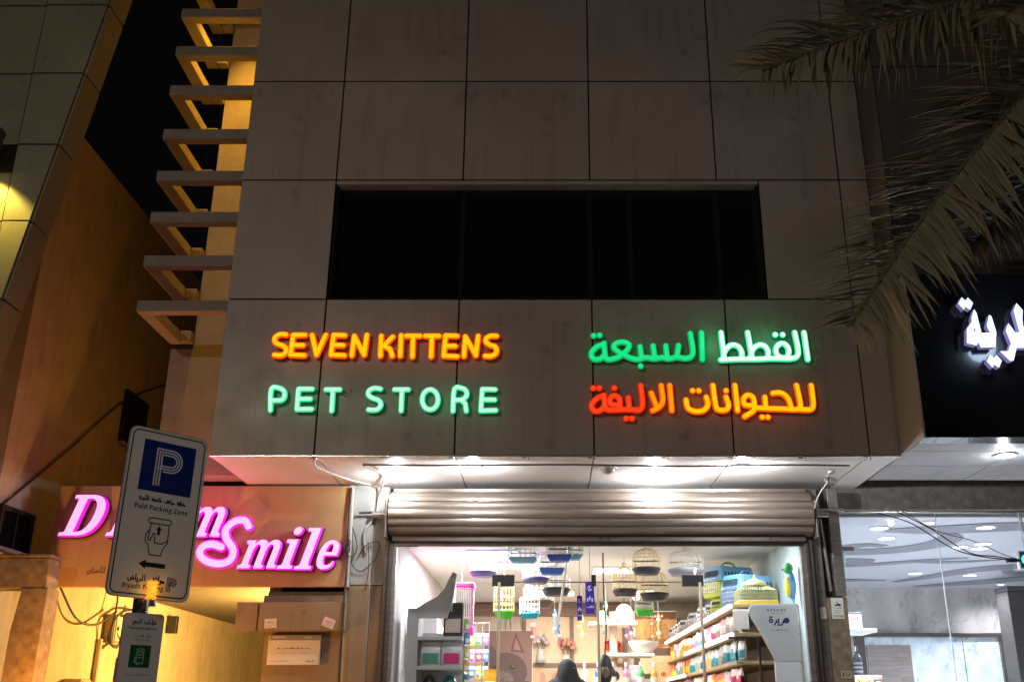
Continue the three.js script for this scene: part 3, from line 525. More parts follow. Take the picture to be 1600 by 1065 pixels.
// ---------- wiring and small fittings under the soffit ----------
tag(mesh('soffit_cable', wire([[-1.62, SOF - 0.025, -0.24], [-1.0, SOF - 0.03, -0.245], [0.2, SOF - 0.026, -0.24], [1.2, SOF - 0.036, -0.25], [2.2, SOF - 0.028, -0.24], [2.66, SOF - 0.03, -0.26]], 0.009, 6, 60), mat(0.16, 0.14, 0.12, 0.6)), 'dark cable run along the front of the white soffit', 'cable');
tag(mesh('cable_loop', wire([[-2.02, SOF - 0.01, -0.1], [-2.04, SOF - 0.03, -0.3], [-1.98, SOF - 0.03, -0.5], [-1.86, SOF - 0.03, -0.8], [-1.7, SOF - 0.02, -1.1]], 0.009, 6), M.paleCable), 'pale cable curling across the pink-tinted soffit corner', 'cable');
tag(mesh('pier_cable', wire([[-1.62, SOF - 0.02, -0.3], [-1.5, SOF - 0.03, -0.6], [-1.56, SOF - 0.03, -1.0], [-1.62, 3.5, -1.2], [-1.65, 3.3, -1.2], [-1.74, 3.15, -1.2], [-1.72, 2.95, -1.2]], 0.011, 6, 60), M.paleCable), 'white cable hanging down beside the roller shutter', 'cable');
tag(mesh('tangled_wire', [wire([[-1.86, 3.2, -1.2], [-1.8, 3.0, -1.18], [-1.84, 2.85, -1.19], [-1.76, 2.78, -1.2], [-1.62, 2.9, -1.19], [-1.6, 3.05, -1.2], [-1.72, 3.02, -1.19], [-1.8, 2.88, -1.2]], 0.005, 5, 70), wire([[-1.7, 3.06, -1.19], [-1.68, 2.8, -1.19], [-1.7, 2.6, -1.2]], 0.004), rod([-1.8, 3.325, -1.17], [-1.53, 3.33, -1.17], 0.012)], M.cable), 'thin dark wires tangled on the pier beside the pink sign', 'wire');
tag(mesh('drop_cable', [wire([[-1.885, 3.56, -1.14], [-1.883, 3.2, -1.13], [-1.875, 2.9, -1.135], [-1.87, 2.4, -1.09], [-1.868, 1.8, -1.1], [-1.87, 0.5, -1.2]], 0.011, 6, 50), sph(0.045, -1.88, 2.98, -1.13, 0.6, 1.3, 0.6, 8), wire([[-1.9, 3.1, -1.13], [-1.85, 3.03, -1.1], [-1.9, 2.95, -1.12], [-1.84, 2.9, -1.12]], 0.006)], M.cable), 'black cable with a junction knot down the end of the pink sign', 'cable');
{ // security camera
  const t = thing('security_camera', 'small white security camera on the soffit corner by the pier', 'camera', [2.58, SOF - 0.012, -0.55]); t.scale.setScalar(0.75);
  mesh('mount', cyl(0.04, 0.045, 0.03, 0, -0.012, 0, 14), M.camGrey, t);
  mesh('arm', wire([[0, -0.02, 0], [-0.05, -0.06, 0.02], [-0.06, -0.14, 0.0]], 0.012), M.camGrey, t);
  const b = mesh('body', rod([-0.1, -0.12, 0.12], [0.05, -0.1, -0.08], 0.035, 12), M.camGrey, t);
  mesh('lens', rod([-0.112, -0.121, 0.137], [-0.099, -0.12, 0.12], 0.026, 12), M.black, b);
  mesh('tail_cable', wire([[-0.06, -0.14, 0], [-0.1, -0.2, -0.1], [-0.12, -0.26, -0.25], [-0.1, -0.35, -0.55]], 0.009), M.paleCable, t);
}
tag(mesh('pipe_bracket', [rod([2.55, 3.34, -1.1], [2.82, 3.34, -1.1], 0.014, 8), bx(2.8, 2.93, 2.98, 3.02, -1.34, -1.26, 0.004)], M.alu), 'short metal bracket rod across the pier channel', 'bracket');
{ const stick = (label, x, y, z, w, h, tex, turn = 0) => { const o = mesh('sticker', bx(-w / 2, w / 2, -h / 2, h / 2, -0.001, 0.001), M.white); o.position.set(x, y, z); o.rotation.z = turn; mesh('print', print(w * 0.96, h * 0.96).translate(0, 0, 0.003), mat(1, 1, 1, 0.6, 0, { map: tex }), o); return tag(o, label, 'sticker'); };
  stick('white sticker with bold Arabic word and a phone number on the pier', 2.695, 2.44, -1.186, 0.115, 0.19, canvas(160, 260, (g) => { g.fillStyle = '#e8e6e2'; g.fillRect(0, 0, 160, 260); arabicMid(g, 'معلم', 84, 90, 22, 11, '#151515'); g.fillStyle = '#222'; g.font = '20px sans-serif'; g.textAlign = 'center'; blurred(g, 36, 112, 92, 18, '#222'); for (let k = 0; k < 3; k++) { g.fillStyle = '#777'; g.fillRect(30, 155 + k * 16, 100 - k * 14, 4); } g.fillStyle = '#111'; g.font = 'bold 36px sans-serif'; g.fillText('1072586', 80, 242, 146); }));
  stick('small pale sticker beside the numbered one on the pier', 2.56, 2.4, -1.197, 0.055, 0.1, canvas(60, 110, (g) => { g.fillStyle = '#cfc8bd'; g.fillRect(0, 0, 60, 110); g.fillStyle = '#666'; for (let k = 0; k < 5; k++) g.fillRect(10, 18 + k * 16, 40, 5); }));
  stick('grey sticker low on the patched pier board', 2.72, 1.86, -1.186, 0.1, 0.06, canvas(100, 60, (g) => { g.fillStyle = '#b9b2a4'; g.fillRect(0, 0, 100, 60); g.fillStyle = '#444'; g.fillRect(10, 12, 16, 36); for (let k = 0; k < 3; k++) g.fillRect(34, 14 + k * 14, 54, 5); }));
  const note = (c) => canvas(120, 90, (g) => { g.fillStyle = c; g.fillRect(0, 0, 120, 90); g.fillStyle = '#5a3a30'; blurred(g, 30, 24, 64, 22, '#5a3038'); blurred(g, 14, 58, 92, 8, '#5a3038'); blurred(g, 14, 72, 60, 8, '#5a3038'); });
  stick('pale sticker on the tan beam near its split end', -2.53, 2.3, -1.097, 0.11, 0.085, note('#cfc0a4'), 0.06);
  stick('pinkish sticker stuck askew on the tan beam by the pier', -2.0, 2.305, -1.097, 0.11, 0.085, note('#e2b9b0'), -0.33);
}
{ // white plaque
  const t = thing('wall_plaque', 'white plaque with rows of small print below the tan beam', 'plaque', [-2.325, 2.075, -1.235]);
  mesh('plate', bx(-0.24, 0.24, -0.132, 0.132, -0.02, 0.02, 0.004), M.white, t);
  mesh('print', print(0.47, 0.255).translate(0, 0, 0.0225), mat(1, 1, 1, 0.45, 0, { map: canvas(480, 260, (g) => { g.fillStyle = '#dcd3cb'; g.fillRect(0, 0, 480, 260); g.fillStyle = '#8d8689'; g.fillRect(0, 0, 480, 44); g.fillStyle = '#d8ccc6'; g.fillRect(30, 14, 120, 8); g.fillRect(330, 16, 70, 8); blurred(g, 85, 98, 310, 30, '#5d4840'); blurred(g, 85, 148, 310, 14, '#9b8578'); blurred(g, 28, 222, 165, 14, '#7c675c'); blurred(g, 355, 216, 95, 24, '#5d4840'); }) }), t);
}
// ---------- alley wall: meters, wires, lamp arm ----------
{
  const box = (label, z, y, h, w) => { const t = thing('meter_box', label, 'meter box', [-4.99, y, z]); mesh('case', bx(0, 0.12, -h / 2, h / 2, -w / 2, w / 2, 0.01), mat(0.42, 0.36, 0.26, 0.6, 0, { map: stoneT }), t); mesh('lid', bx(0.121, 0.135, -h / 2 + 0.02, h / 2 - 0.02, -w / 2 + 0.02, w / 2 - 0.02, 0.006), mat(0.5, 0.43, 0.32, 0.5), t); mesh('latch', bx(0.136, 0.15, -0.02, 0.02, w / 2 - 0.06, w / 2 - 0.035), M.black, t); };
  box('electric meter box on the yellow wall under the tangled wires', -3.4, 2.42, 0.3, 0.18);
  box('second meter box further along the yellow wall', -3.85, 2.45, 0.3, 0.16);
  box('lower meter box on the yellow wall by the sign post', -3.9, 2.0, 0.26, 0.22);
  tag(mesh('wall_wires', [wire([[-4.9, 2.6, -4.6], [-4.85, 2.66, -4.0], [-4.88, 2.62, -3.5], [-4.85, 2.45, -3.2], [-4.88, 2.25, -3.3], [-4.86, 2.3, -3.6], [-4.85, 2.55, -3.7]], 0.014, 5, 60), wire([[-4.88, 2.8, -3.3], [-4.86, 2.55, -3.25], [-4.9, 2.3, -3.25], [-4.87, 2.22, -3.45], [-4.87, 2.4, -3.55], [-4.86, 2.25, -3.7]], 0.011, 5, 60), wire([[-4.95, 2.75, -2.0], [-4.9, 2.45, -2.4], [-4.88, 2.42, -2.8], [-4.87, 2.6, -3.3]], 0.013, 5, 40), wire([[-4.88, 2.7, -3.55], [-4.86, 2.4, -3.35], [-4.84, 2.28, -3.5]], 0.009)], M.cable), 'tangle of black wires round the meter boxes', 'wire');
  tag(mesh('wall_bracket', bx(-4.99, -4.86, 2.5, 2.72, -5.3, -5.22, 0.006), M.black), 'narrow dark bracket on the yellow alley wall', 'bracket');
  tag(mesh('service_box', [bx(-4.99, -4.8, 1.72, 1.86, -2.75, -2.5, 0.01), bx(-4.8, -4.79, 1.74, 1.84, -2.72, -2.53)], mat(0.3, 0.22, 0.13, 0.6)), 'small open service box low on the yellow wall', 'box');
  tag(mesh('overhead_cable', wire([[-4.98, 3.3, -0.7], [-4.96, 4.05, -1.7], [-4.97, 4.95, -2.9], [-4.96, 5.6, -4.2]], 0.009), M.cable), 'thin cable slanting across the plaster flank wall', 'cable');
}

// ---------- pet shop room ----------
const FL = 0.45, CE = 3.2, RX0 = -1.5, RX1 = 2.46, RZ0 = -1.3, RZ1 = -8.3;
{
  const wallM = mat(0.78, 0.76, 0.74, 0.75, 0, { map: plasterT }), tileT = noiseTex(128, 1, (u, v) => grey(0.85 + 0.15 * fbm(u * 5, v * 5, 5, 61)));
  structure(mesh('shop_floor', bx(RX0 - 0.1, RX1 + 0.1, 0.3, FL, RZ1, -1.1), mat(0.6, 0.57, 0.53, 0.25, 0, { map: tileT })));
  structure(mesh('shop_ceiling', bx(RX0 - 0.1, RX1 + 0.1, CE, CE + 0.1, RZ1 - 0.02, -1.24), mat(0.82, 0.81, 0.8, 0.6)));
  structure(mesh('shop_wall', bx(RX0 - 0.12, RX0, FL, CE, RZ1, -1.3), wallM));
  structure(mesh('shop_wall', bx(RX1, RX1 + 0.12, FL, CE, RZ1, -1.3), mat(0.66, 0.76, 0.77, 0.6, 0, { map: plasterT })));
  structure(mesh('shop_wall', bx(RX0, RX1, FL, CE, RZ1 - 0.15, RZ1), mat(0.72, 0.6, 0.47, 0.75, 0, { map: plasterT })));
  const head = structure(mesh('shop_header', bx(RX0, RX1, 3.05, CE, -1.42, -1.26), M.brown));
}
function panelLight(label, x, z, w, d, color, power, group) {
  const t = thing('ceiling_panel_light', label, 'ceiling light', [x, CE, z], 0, group);
  mesh('frame', [bx(-w / 2 - 0.02, w / 2 + 0.02, -0.02, 0, -d / 2 - 0.02, -d / 2), bx(-w / 2 - 0.02, w / 2 + 0.02, -0.02, 0, d / 2, d / 2 + 0.02), bx(-w / 2 - 0.02, -w / 2, -0.02, 0, -d / 2, d / 2), bx(w / 2, w / 2 + 0.02, -0.02, 0, -d / 2, d / 2)], M.white, t);
  mesh('lamp_panel', bx(-w / 2, w / 2, -0.014, -0.002, -d / 2, d / 2), glow(...color, 2.5), t);
  const l = new THREE.RectAreaLight(new THREE.Color().setRGB(...color), power, w, d); l.position.set(0, -0.025, 0); l.rotation.x = -Math.PI / 2; t.add(l);
}
panelLight('square ceiling light behind the grey gondola topper', -0.6, -2.95, 0.55, 0.55, [0.88, 0.91, 1], 115);
panelLight('square ceiling light just inside the glass above the pet carriers', 1.75, -1.75, 0.45, 0.45, [0.78, 0.93, 1], 52);
panelLight('square ceiling light above the hanging cages', -0.4, -3.9, 0.55, 0.55, [0.97, 0.94, 0.95], 100);
panelLight('square ceiling light beside the shelf run', 0.85, -4.3, 0.55, 0.55, [1, 0.9, 0.78], 52);
panelLight('square ceiling light in front of the back wall', 0.1, -6.9, 0.6, 0.6, [1, 0.9, 0.8], 44);
panelLight('square ceiling light near the back poster', 1.3, -6.7, 0.5, 0.5, [1, 0.84, 0.64], 38);

// back wall: frieze, kitten mural, divider frame with niches, poster
{
  const t = thing('back_wall_display', 'brown framed display wall with kitten mural at the back of the pet shop', 'wall display', [0, 0, RZ1]);
  const br = mat(0.3, 0.19, 0.15, 0.6, 0, { map: metalT });
  mesh('frieze', bx(RX0 + 0.02, 1.32, 2.98, 3.17, 0.002, 0.06, 0.004), br, t);
  for (const x of [-0.74, -0.66, -0.58]) mesh('slat', bx(x, x + 0.05, 1.2, 2.97, 0.002, 0.04, 0.004), mat(0.5, 0.4, 0.38, 0.6), t);
  for (const x of [-0.4, 0.36, 1.2]) mesh('upright', bx(x, x + 0.06, 0.6, 2.97, 0.002, 0.05, 0.004), br, t);
  for (const y of [2.2, 1.5]) mesh('rail', bx(-0.34, 1.2, y, y + 0.06, 0.002, 0.045, 0.004), br, t);
  for (const [x0, x1, y0, y1] of [[-0.34, 0.36, 2.26, 2.97], [0.42, 1.2, 2.26, 2.97], [-0.34, 0.36, 1.56, 2.2], [0.42, 1.2, 1.56, 2.2]]) mesh('niche_panel', bx(x0, x1, y0, y1, 0.002, 0.012), mat(0.75, 0.56, 0.38, 0.7), t);
  const fur = (g, x, y, rx, ry, c, n, spread = 1) => { for (let i = 0; i < n; i++) { const a = rnd() * 6.283, q = Math.sqrt(rnd()), px = x + Math.cos(a) * rx * q, py = y + Math.sin(a) * ry * q, k = Math.round(rr(-26, 26)); g.strokeStyle = `rgba(${c[0] + k},${c[1] + k},${c[2] + k},0.5)`; g.lineWidth = 2.5; g.beginPath(); g.moveTo(px, py); g.lineTo(px + Math.cos(a) * 9 * spread, py + 8 * spread); g.stroke(); } };
  const kitten = canvas(512, 768, (g, w, h) => {
    g.fillStyle = '#a8857d'; g.fillRect(0, 0, w, h); fur(g, 256, 384, 300, 420, [172, 140, 132], 900); g.translate(0, -110); g.fillStyle = '#75625f'; g.beginPath(); g.ellipse(225, 545, 235, 205, 0, 0, 7); g.fill(); g.fillRect(60, 640, 420, 300);
    g.fillStyle = '#786663'; g.beginPath(); g.moveTo(280, 330); g.lineTo(335, 130); g.lineTo(430, 345); g.fill(); g.fillStyle = '#c98f88'; g.beginPath(); g.moveTo(310, 310); g.lineTo(338, 180); g.lineTo(395, 320); g.fill();
    g.fillStyle = '#786663'; g.beginPath(); g.moveTo(20, 420); g.lineTo(50, 230); g.lineTo(150, 350); g.fill();
    fur(g, 230, 540, 215, 200, [128, 106, 104], 2600); fur(g, 200, 620, 110, 90, [190, 178, 172], 900);
    for (const [x, y] of [[130, 505], [300, 495]]) { g.fillStyle = '#2a2422'; g.beginPath(); g.ellipse(x, y, 34, 26, 0.2, 0, 7); g.fill(); g.fillStyle = '#7d8a52'; g.beginPath(); g.ellipse(x, y, 26, 21, 0.2, 0, 7); g.fill(); g.fillStyle = '#111'; g.beginPath(); g.ellipse(x, y, 13, 18, 0, 0, 7); g.fill(); g.fillStyle = '#fff'; g.beginPath(); g.arc(x + 8, y - 8, 5, 0, 7); g.fill(); }
    g.fillStyle = '#b5706c'; g.beginPath(); g.moveTo(185, 575); g.lineTo(230, 575); g.lineTo(207, 600); g.fill(); g.strokeStyle = '#6a4a48'; g.lineWidth = 4; g.beginPath(); g.moveTo(207, 600); g.lineTo(207, 625); g.moveTo(170, 640); g.quadraticCurveTo(207, 612, 245, 640); g.stroke();
    fur(g, 300, 760, 220, 130, [120, 100, 98], 1600);
  });
  mesh('mural', print(0.76, 1.1).translate(-0.62, 2.2, 0.052), mat(0.62, 0.62, 0.64, 0.7, 0, { map: kitten }), t);
  mesh('mural_board', bx(-1.01, -0.23, 1.64, 2.76, 0.002, 0.05, 0.003), M.white, t);
  const animal = canvas(512, 860, (g, w, h) => {
    g.fillStyle = '#d9b083'; g.fillRect(0, 0, w, h); g.fillStyle = '#6f4730'; g.fillRect(0, 0, w, 90); blurred(g, 150, 20, 220, 52, '#f2e4d2');
    g.fillStyle = '#b98a58'; g.fillRect(0, 90, w, 330); fur(g, 260, 260, 150, 180, [96, 62, 40], 2600); fur(g, 120, 210, 60, 140, [226, 176, 98], 700); fur(g, 400, 200, 60, 130, [214, 160, 104], 700); fur(g, 250, 360, 150, 60, [66, 42, 34], 900);
    g.fillStyle = '#5d4a44'; g.fillRect(0, 425, w, 90);
    g.fillStyle = '#dbb793'; g.fillRect(0, 515, w, 345); fur(g, 330, 760, 170, 180, [188, 128, 84], 2200); fur(g, 200, 640, 70, 170, [196, 160, 134], 900);
    g.fillStyle = '#3a2116'; g.beginPath(); g.ellipse(330, 730, 34, 26, 0, 0, 7); g.fill(); g.fillStyle = '#c98422'; g.beginPath(); g.ellipse(330, 730, 26, 20, 0, 0, 7); g.fill(); g.fillStyle = '#100a06'; g.beginPath(); g.arc(330, 730, 11, 0, 7); g.fill();
  });
  mesh('poster', print(0.64, 1.075).translate(1.66, 2.44, 0.79), mat(1, 1, 1, 0.6, 0, { map: animal }), t);
  mesh('poster_board', bx(1.33, 1.99, 1.89, 2.99, 0.002, 0.785, 0.006), M.white, t);
  const rab = canvas(256, 256, (g) => { g.fillStyle = '#d9a884'; g.fillRect(0, 0, 256, 256); g.fillStyle = '#b98e80'; for (const [x, a] of [[90, -0.15], [165, 0.2]]) { g.beginPath(); g.ellipse(x, 80, 22, 66, a, 0, 7); g.fill(); } g.beginPath(); g.ellipse(128, 205, 74, 80, 0, 0, 7); g.fill(); g.fillStyle = '#5a4038'; g.beginPath(); g.arc(100, 190, 8, 0, 7); g.arc(156, 190, 8, 0, 7); g.fill(); });
  mesh('rabbit_print', print(0.56, 0.56).translate(0.02, 1.88, 0.014), mat(1, 1, 1, 0.7, 0, { map: rab }), t);
}
function petal(r) { const l = []; for (let k = 0; k < 14; k++) l.push(new THREE.CircleGeometry(r * 0.5, 5).scale(0.7, 1, 1).translate(0, r * 0.5, 0).rotateX(rr(-1, 1)).rotateZ(rr(0, 6.28)).rotateY(rr(0, 6.28))); return mergeGeometries(l); }
{ // vases and flowers on the niche rail
  const vase = (label, x, y, z, h, c, flower) => {
    const t = thing('flower_vase', label, 'vase', [x, y, z]);
    mesh('vase', new THREE.LatheGeometry([[0.0, 0], [0.05, 0], [0.08, h * 0.35], [0.05, h * 0.8], [0.06, h]].map((p) => new THREE.Vector2(...p)), 14), mat(...c, 0.35), t);
    for (let k = 0; k < 5; k++) { const a = k * 1.26, r = 0.09; const f = mesh('bloom', petal(0.075).translate(Math.cos(a) * r, h + 0.14 + (k % 2) * 0.06, Math.sin(a) * r * 0.5), mat(...flower, 0.8), t); mesh('stalk', rod([0, h * 0.7, 0], [Math.cos(a) * r, h + 0.1, Math.sin(a) * r * 0.5], 0.006), mat(0.06, 0.12, 0.04, 0.8), f); }
  };
  vase('pale vase with coral flowers on the niche rail behind the niche upright', 0.3, 2.26, RZ1 + 0.12, 0.12, [0.7, 0.6, 0.5], [0.55, 0.25, 0.2]);
  vase('white vase of red flowers at the end of the niche rail', 1.05, 2.26, RZ1 + 0.12, 0.1, [0.75, 0.72, 0.7], [0.6, 0.08, 0.05]);
  vase('grey vase with pale flowers on the niche rail by the slats', -0.1, 2.26, RZ1 + 0.12, 0.2, [0.5, 0.48, 0.5], [0.6, 0.5, 0.5]);
  vase('small vase with one bunch of red flowers on the lower rail', 0.5, 1.56, RZ1 + 0.14, 0.14, [0.6, 0.45, 0.35], [0.55, 0.06, 0.05]);
}
// hanging bird cages
const wireW = mat(0.8, 0.78, 0.74, 0.35, 0.2), wireG = mat(0.75, 0.6, 0.25, 0.3, 0.6), cordM = mat(0.5, 0.5, 0.5, 0.5);
function cage(label, x, y, z, r, h, tray, wm, square = 0) {
  const t = thing('hanging_bird_cage', label, 'bird cage', [x, y, z], 0, undefined);
  const n = square ? 4 : 20, tp = [[0.01, 0], [r * 0.8, 0], [r, h * 0.18], [r * 1.03, h * 0.2], [r * 1.0, h * 0.24], [r * 0.97, h * 0.2], [r * 0.75, 0.012], [0.01, 0.012]].map((p) => new THREE.Vector2(...p));
  const g = new THREE.LatheGeometry(tp, n); if (square) { g.rotateY(Math.PI / 4); g.scale(1.3, 1, 1); } mesh('tray', g, mat(...tray, 0.4), t);
  const bars = [], N = 18;
  for (let k = 0; k < N; k++) { const a = k / N * Math.PI * 2, cx = Math.cos(a) * (square ? 1.1 : 1), cz = Math.sin(a) * 0.96; const P = square ? [[r * 0.95, h * 0.2], [r * 0.93, h * 0.85], [r * 0.1, h * 0.98]] : [[r * 0.95, h * 0.2], [r * 1.0, h * 0.55], [r * 0.72, h * 0.86], [0.01, h]]; for (let i = 1; i < P.length; i++) bars.push(rod([cx * P[i - 1][0], P[i - 1][1], cz * P[i - 1][0]], [cx * P[i][0], P[i][1], cz * P[i][0]], 0.0028, 4)); }
  for (const [q, yy] of square ? [[0.95, 0.4], [0.94, 0.6], [0.93, 0.85]] : [[0.99, 0.4], [1.0, 0.58], [0.74, 0.85]]) bars.push(new THREE.TorusGeometry(r * q, 0.0032, 4, 24).rotateX(Math.PI / 2).scale(square ? 1.1 : 1, 1, 0.96).translate(0, h * yy, 0));
  mesh('wires', bars, wm, t);
  mesh('hook', [new THREE.TorusGeometry(0.018, 0.004, 5, 12).translate(0, h + 0.018, 0), rod([0, h + 0.03, 0], [0, Math.max(h + 0.04, CE - y), 0], 0.003, 4)], cordM, t);
  mesh('perch', rod([-r * 0.9, h * 0.5, 0], [r * 0.9, h * 0.5, 0], 0.007, 6), M.wood, t);
}
cage('hanging bird cage with a violet tray left of the doors, high up', -0.7, 2.92, -2.75, 0.15, 0.24, [0.16, 0.12, 0.42], wireW);
cage('hanging bird cage with a dark purple tray above the door', -0.13, 2.88, -3.05, 0.15, 0.28, [0.06, 0.045, 0.16], wireW);
cage('hanging bird cage with a royal blue tray just inside the glass', 0.12, 2.93, -1.62, 0.125, 0.24, [0.02, 0.09, 0.5], wireW, 1);
cage('hanging bird cage with a mid blue tray behind the royal blue one', 0.05, 2.9, -2.4, 0.14, 0.26, [0.04, 0.16, 0.55], wireW, 1);
cage('hanging round bird cage with a black tray and white wires', 0.1, 2.76, -3.15, 0.16, 0.34, [0.02, 0.02, 0.022], wireW);
cage('hanging round bird cage with a brown tray and cream wires', -0.1, 2.68, -3.7, 0.18, 0.36, [0.1, 0.055, 0.03], wireW);
cage('hanging bird cage with a bright cyan tray below the brown-trayed one', -0.2, 2.53, -3.35, 0.11, 0.26, [0.0, 0.4, 0.6], wireW, 1);
cage('hanging bird cage with a lime green tray near the kitten mural', -0.48, 2.5, -3.05, 0.11, 0.4, [0.1, 0.7, 0.02], wireG, 1);
cage('hanging bird cage with a dark slate tray by the shelf run', 1.05, 2.9, -2.4, 0.15, 0.28, [0.03, 0.035, 0.05], wireG);
cage('wide hanging bird cage with white wires near the carriers', 1.48, 2.9, -2.5, 0.19, 0.28, [0.35, 0.34, 0.45], wireW);
cage('hanging gold-wired bird cage with a black tray', 1.2, 2.7, -3.1, 0.16, 0.34, [0.02, 0.018, 0.018], wireG);
cage('hanging gold-wired bird cage with a dark brown tray', 0.88, 2.76, -3.25, 0.14, 0.34, [0.05, 0.035, 0.03], wireG);
cage('hanging bird cage with a bright green tray before the back poster', 1.1, 2.55, -3.3, 0.1, 0.28, [0.06, 0.72, 0.03], wireW, 1);
cage('small hanging bird cage with a pale teal tray at the ceiling', 0.24, 2.99, -1.95, 0.12, 0.2, [0.1, 0.45, 0.5], wireW, 1);
cage('hanging bird cage with a sky blue tray near the ceiling light', -0.25, 2.98, -2.1, 0.15, 0.2, [0.2, 0.45, 0.65], wireW, 1);
{ // tall pink cage
  const t = thing('pink_pet_cage', 'tall pink pet cage with white bars beside the grey gondola', 'pet cage', [-0.95, 2.32, -3.0]);
  const pk = mat(0.75, 0.1, 0.42, 0.4);
  mesh('tray', bx(-0.15, 0.15, 0, 0.1, -0.12, 0.12, 0.02), pk, t); mesh('top', bx(-0.15, 0.15, 0.5, 0.56, -0.12, 0.12, 0.02), pk, t);
  for (const x of [-0.14, 0.12]) mesh('post', bx(x, x + 0.025, 0.1, 0.5, 0.09, 0.115, 0.004), pk, t);
  const b = []; for (let k = 0; k < 14; k++) { const x = -0.13 + k * 0.02; b.push(rod([x, 0.1, 0.115], [x, 0.5, 0.115], 0.0028, 4), rod([x, 0.1, -0.115], [x, 0.5, -0.115], 0.0028, 4)); } mesh('wires', b, wireW, t);
  mesh('hook', rod([0, 0.56, 0], [0, CE - 2.32, 0], 0.004), cordM, t);
}
{ // globe lamp and hanging pendants
  for (const [x, y, z, r, label] of [[0.9, 2.62, -3.7, 0.1, 'round white globe lamp hanging beside the gold cages'], [1.02, 2.78, -3.4, 0.05, 'small white globe lamp above the larger globe']]) {
    const t = thing('globe_lamp', label, 'lamp', [x, y, z]); mesh('lamp_globe', sph(r, 0, 0, 0, 1, 1.05, 1, 20), glow(1, 0.93, 0.82, 1.8), t); mesh('cord', rod([0, r, 0], [0, CE - y, 0], 0.005), M.cable, t); lamp(0, 0, 0, 0xffe6c8, 0.35, r * 45, t); }
  const ban = (label, x, y, z, h, w) => { const t = thing('hanging_banner', label, 'banner', [x, y, z]); const tx = canvas(100, 300, (g) => { g.fillStyle = '#3a2aa8'; g.fillRect(0, 0, 100, 300); g.fillStyle = '#e6e4f6'; g.font = 'bold 40px sans-serif'; g.textAlign = 'center'; g.strokeStyle = '#e6e4f6'; g.lineWidth = 7; g.beginPath(); g.arc(50, 60, 22, 0.4, 5); g.moveTo(40, 40); g.lineTo(62, 82); g.stroke(); for (const [px, py] of [[25, 170], [50, 155], [76, 172]]) { g.beginPath(); g.ellipse(px, py, 9, 20, 0, 0, 7); g.fill(); } blurred(g, 14, 220, 72, 30, '#e6e4f6'); }); mesh('cloth', bx(-w / 2, w / 2, -h, 0, -0.003, 0.003, 0.002), mat(0.1, 0.06, 0.5, 0.7), t); mesh('banner_print', print(w * 0.98, h * 0.98).translate(0, -h / 2, 0.005), mat(1, 1, 1, 0.7, 0, { map: tx }), t); mesh('cord', rod([0, 0, 0], [0, CE - y, 0], 0.003), cordM, t); };
  ban('violet hanging banner with white paw marks behind the door clamp', 0.41, 2.72, -1.5, 0.3, 0.085);
  ban('narrow violet banner hanging lower behind the paw banner', 0.32, 2.62, -1.8, 0.24, 0.05);
  tag(mesh('ceiling_pole', rod([0.22, 3.1, -1.6], [0.1, 2.35, -3.2], 0.014, 8), M.steel), 'slanting steel pole hung from the shop ceiling', 'pole');
}
// grey gondola shelf with curved topper
{
  const t = thing('gondola_shelf', 'grey retail gondola shelf with a curved topper inside the glass', 'shelf', [0, 0, 0]);
  const gm = mat(0.36, 0.36, 0.35, 0.5), lm = mat(0.6, 0.6, 0.6, 0.5);
  mesh('side_panel', bx(-1.39, -1.28, FL, 2.51, -2.35, -1.92, 0.006), gm, t);
  mesh('back_panel', bx(-1.28, -0.84, FL, 2.3, -2.36, -2.34), lm, t);
  for (const y of [2.205, 1.925, 1.6, 1.2, 0.8]) mesh('shelf_board', bx(-1.278, -0.84, y, y + 0.035, -2.33, -1.9, 0.005), gm, t);
  const top = ext([[-1.3, 2.51], [-1.28, 2.42], [-1.0, 2.42], [-0.95, 2.6], [-0.915, 2.84], [-0.95, 2.862], [-0.985, 2.8], [-1.03, 2.7], [-1.1, 2.62], [-1.22, 2.56]], 0.05, -1.97, 0.004);
  mesh('topper', top, gm, t);
  mesh('topper_wing', bx(-0.97, -0.95, 2.24, 2.8, -2.3, -1.98, 0.004), mat(0.7, 0.68, 0.68, 0.5), t);
}
function bag(name, label, x, y, z, w, h, d, c1, c2, group, turn = 0) { // pillow-shaped food bag with a crimped top
  const t = thing(name, label, 'food bag', [x, y, z], turn, group);
  const g = new THREE.BoxGeometry(w, h, d, 4, 6, 2), p = g.attributes.position;
  for (let i = 0; i < p.count; i++) { const v = p.getY(i) / h + 0.5, u = p.getX(i) / w; p.setZ(i, p.getZ(i) * (v > 0.82 ? 0.35 : 1 - 0.35 * Math.abs(v - 0.4)) + Math.cos(u * 3) * 0.01 * (p.getZ(i) > 0 ? 1 : -1)); p.setX(i, p.getX(i) * (v > 0.82 ? 0.96 : 1)); }
  g.computeVertexNormals(); g.translate(0, h / 2, 0); mesh('bag_body', g, mat(...c1, 0.35, 0, { clearcoat: 0.3 }), t);
  mesh('bag_label', bx(-w * 0.4, w * 0.4, h * 0.12, h * 0.52, d * 0.5, d * 0.5 + 0.012, 0.004), mat(...c2, 0.45), t);
  return t;
}
bag('food_bag', 'dark food bag with a round pale label on the gondola top shelf', -0.94, 2.24, -2.02, 0.19, 0.33, 0.09, [0.035, 0.035, 0.045], [0.5, 0.4, 0.34]);
bag('food_bag', 'grey food bag with a green lower half on the gondola', -1.15, 1.96, -2.0, 0.19, 0.235, 0.1, [0.42, 0.42, 0.44], [0.06, 0.22, 0.14]);
bag('food_bag', 'grey food bag with a crimson lower half on the gondola', -0.945, 1.96, -2.0, 0.19, 0.235, 0.1, [0.4, 0.4, 0.43], [0.5, 0.02, 0.16]);
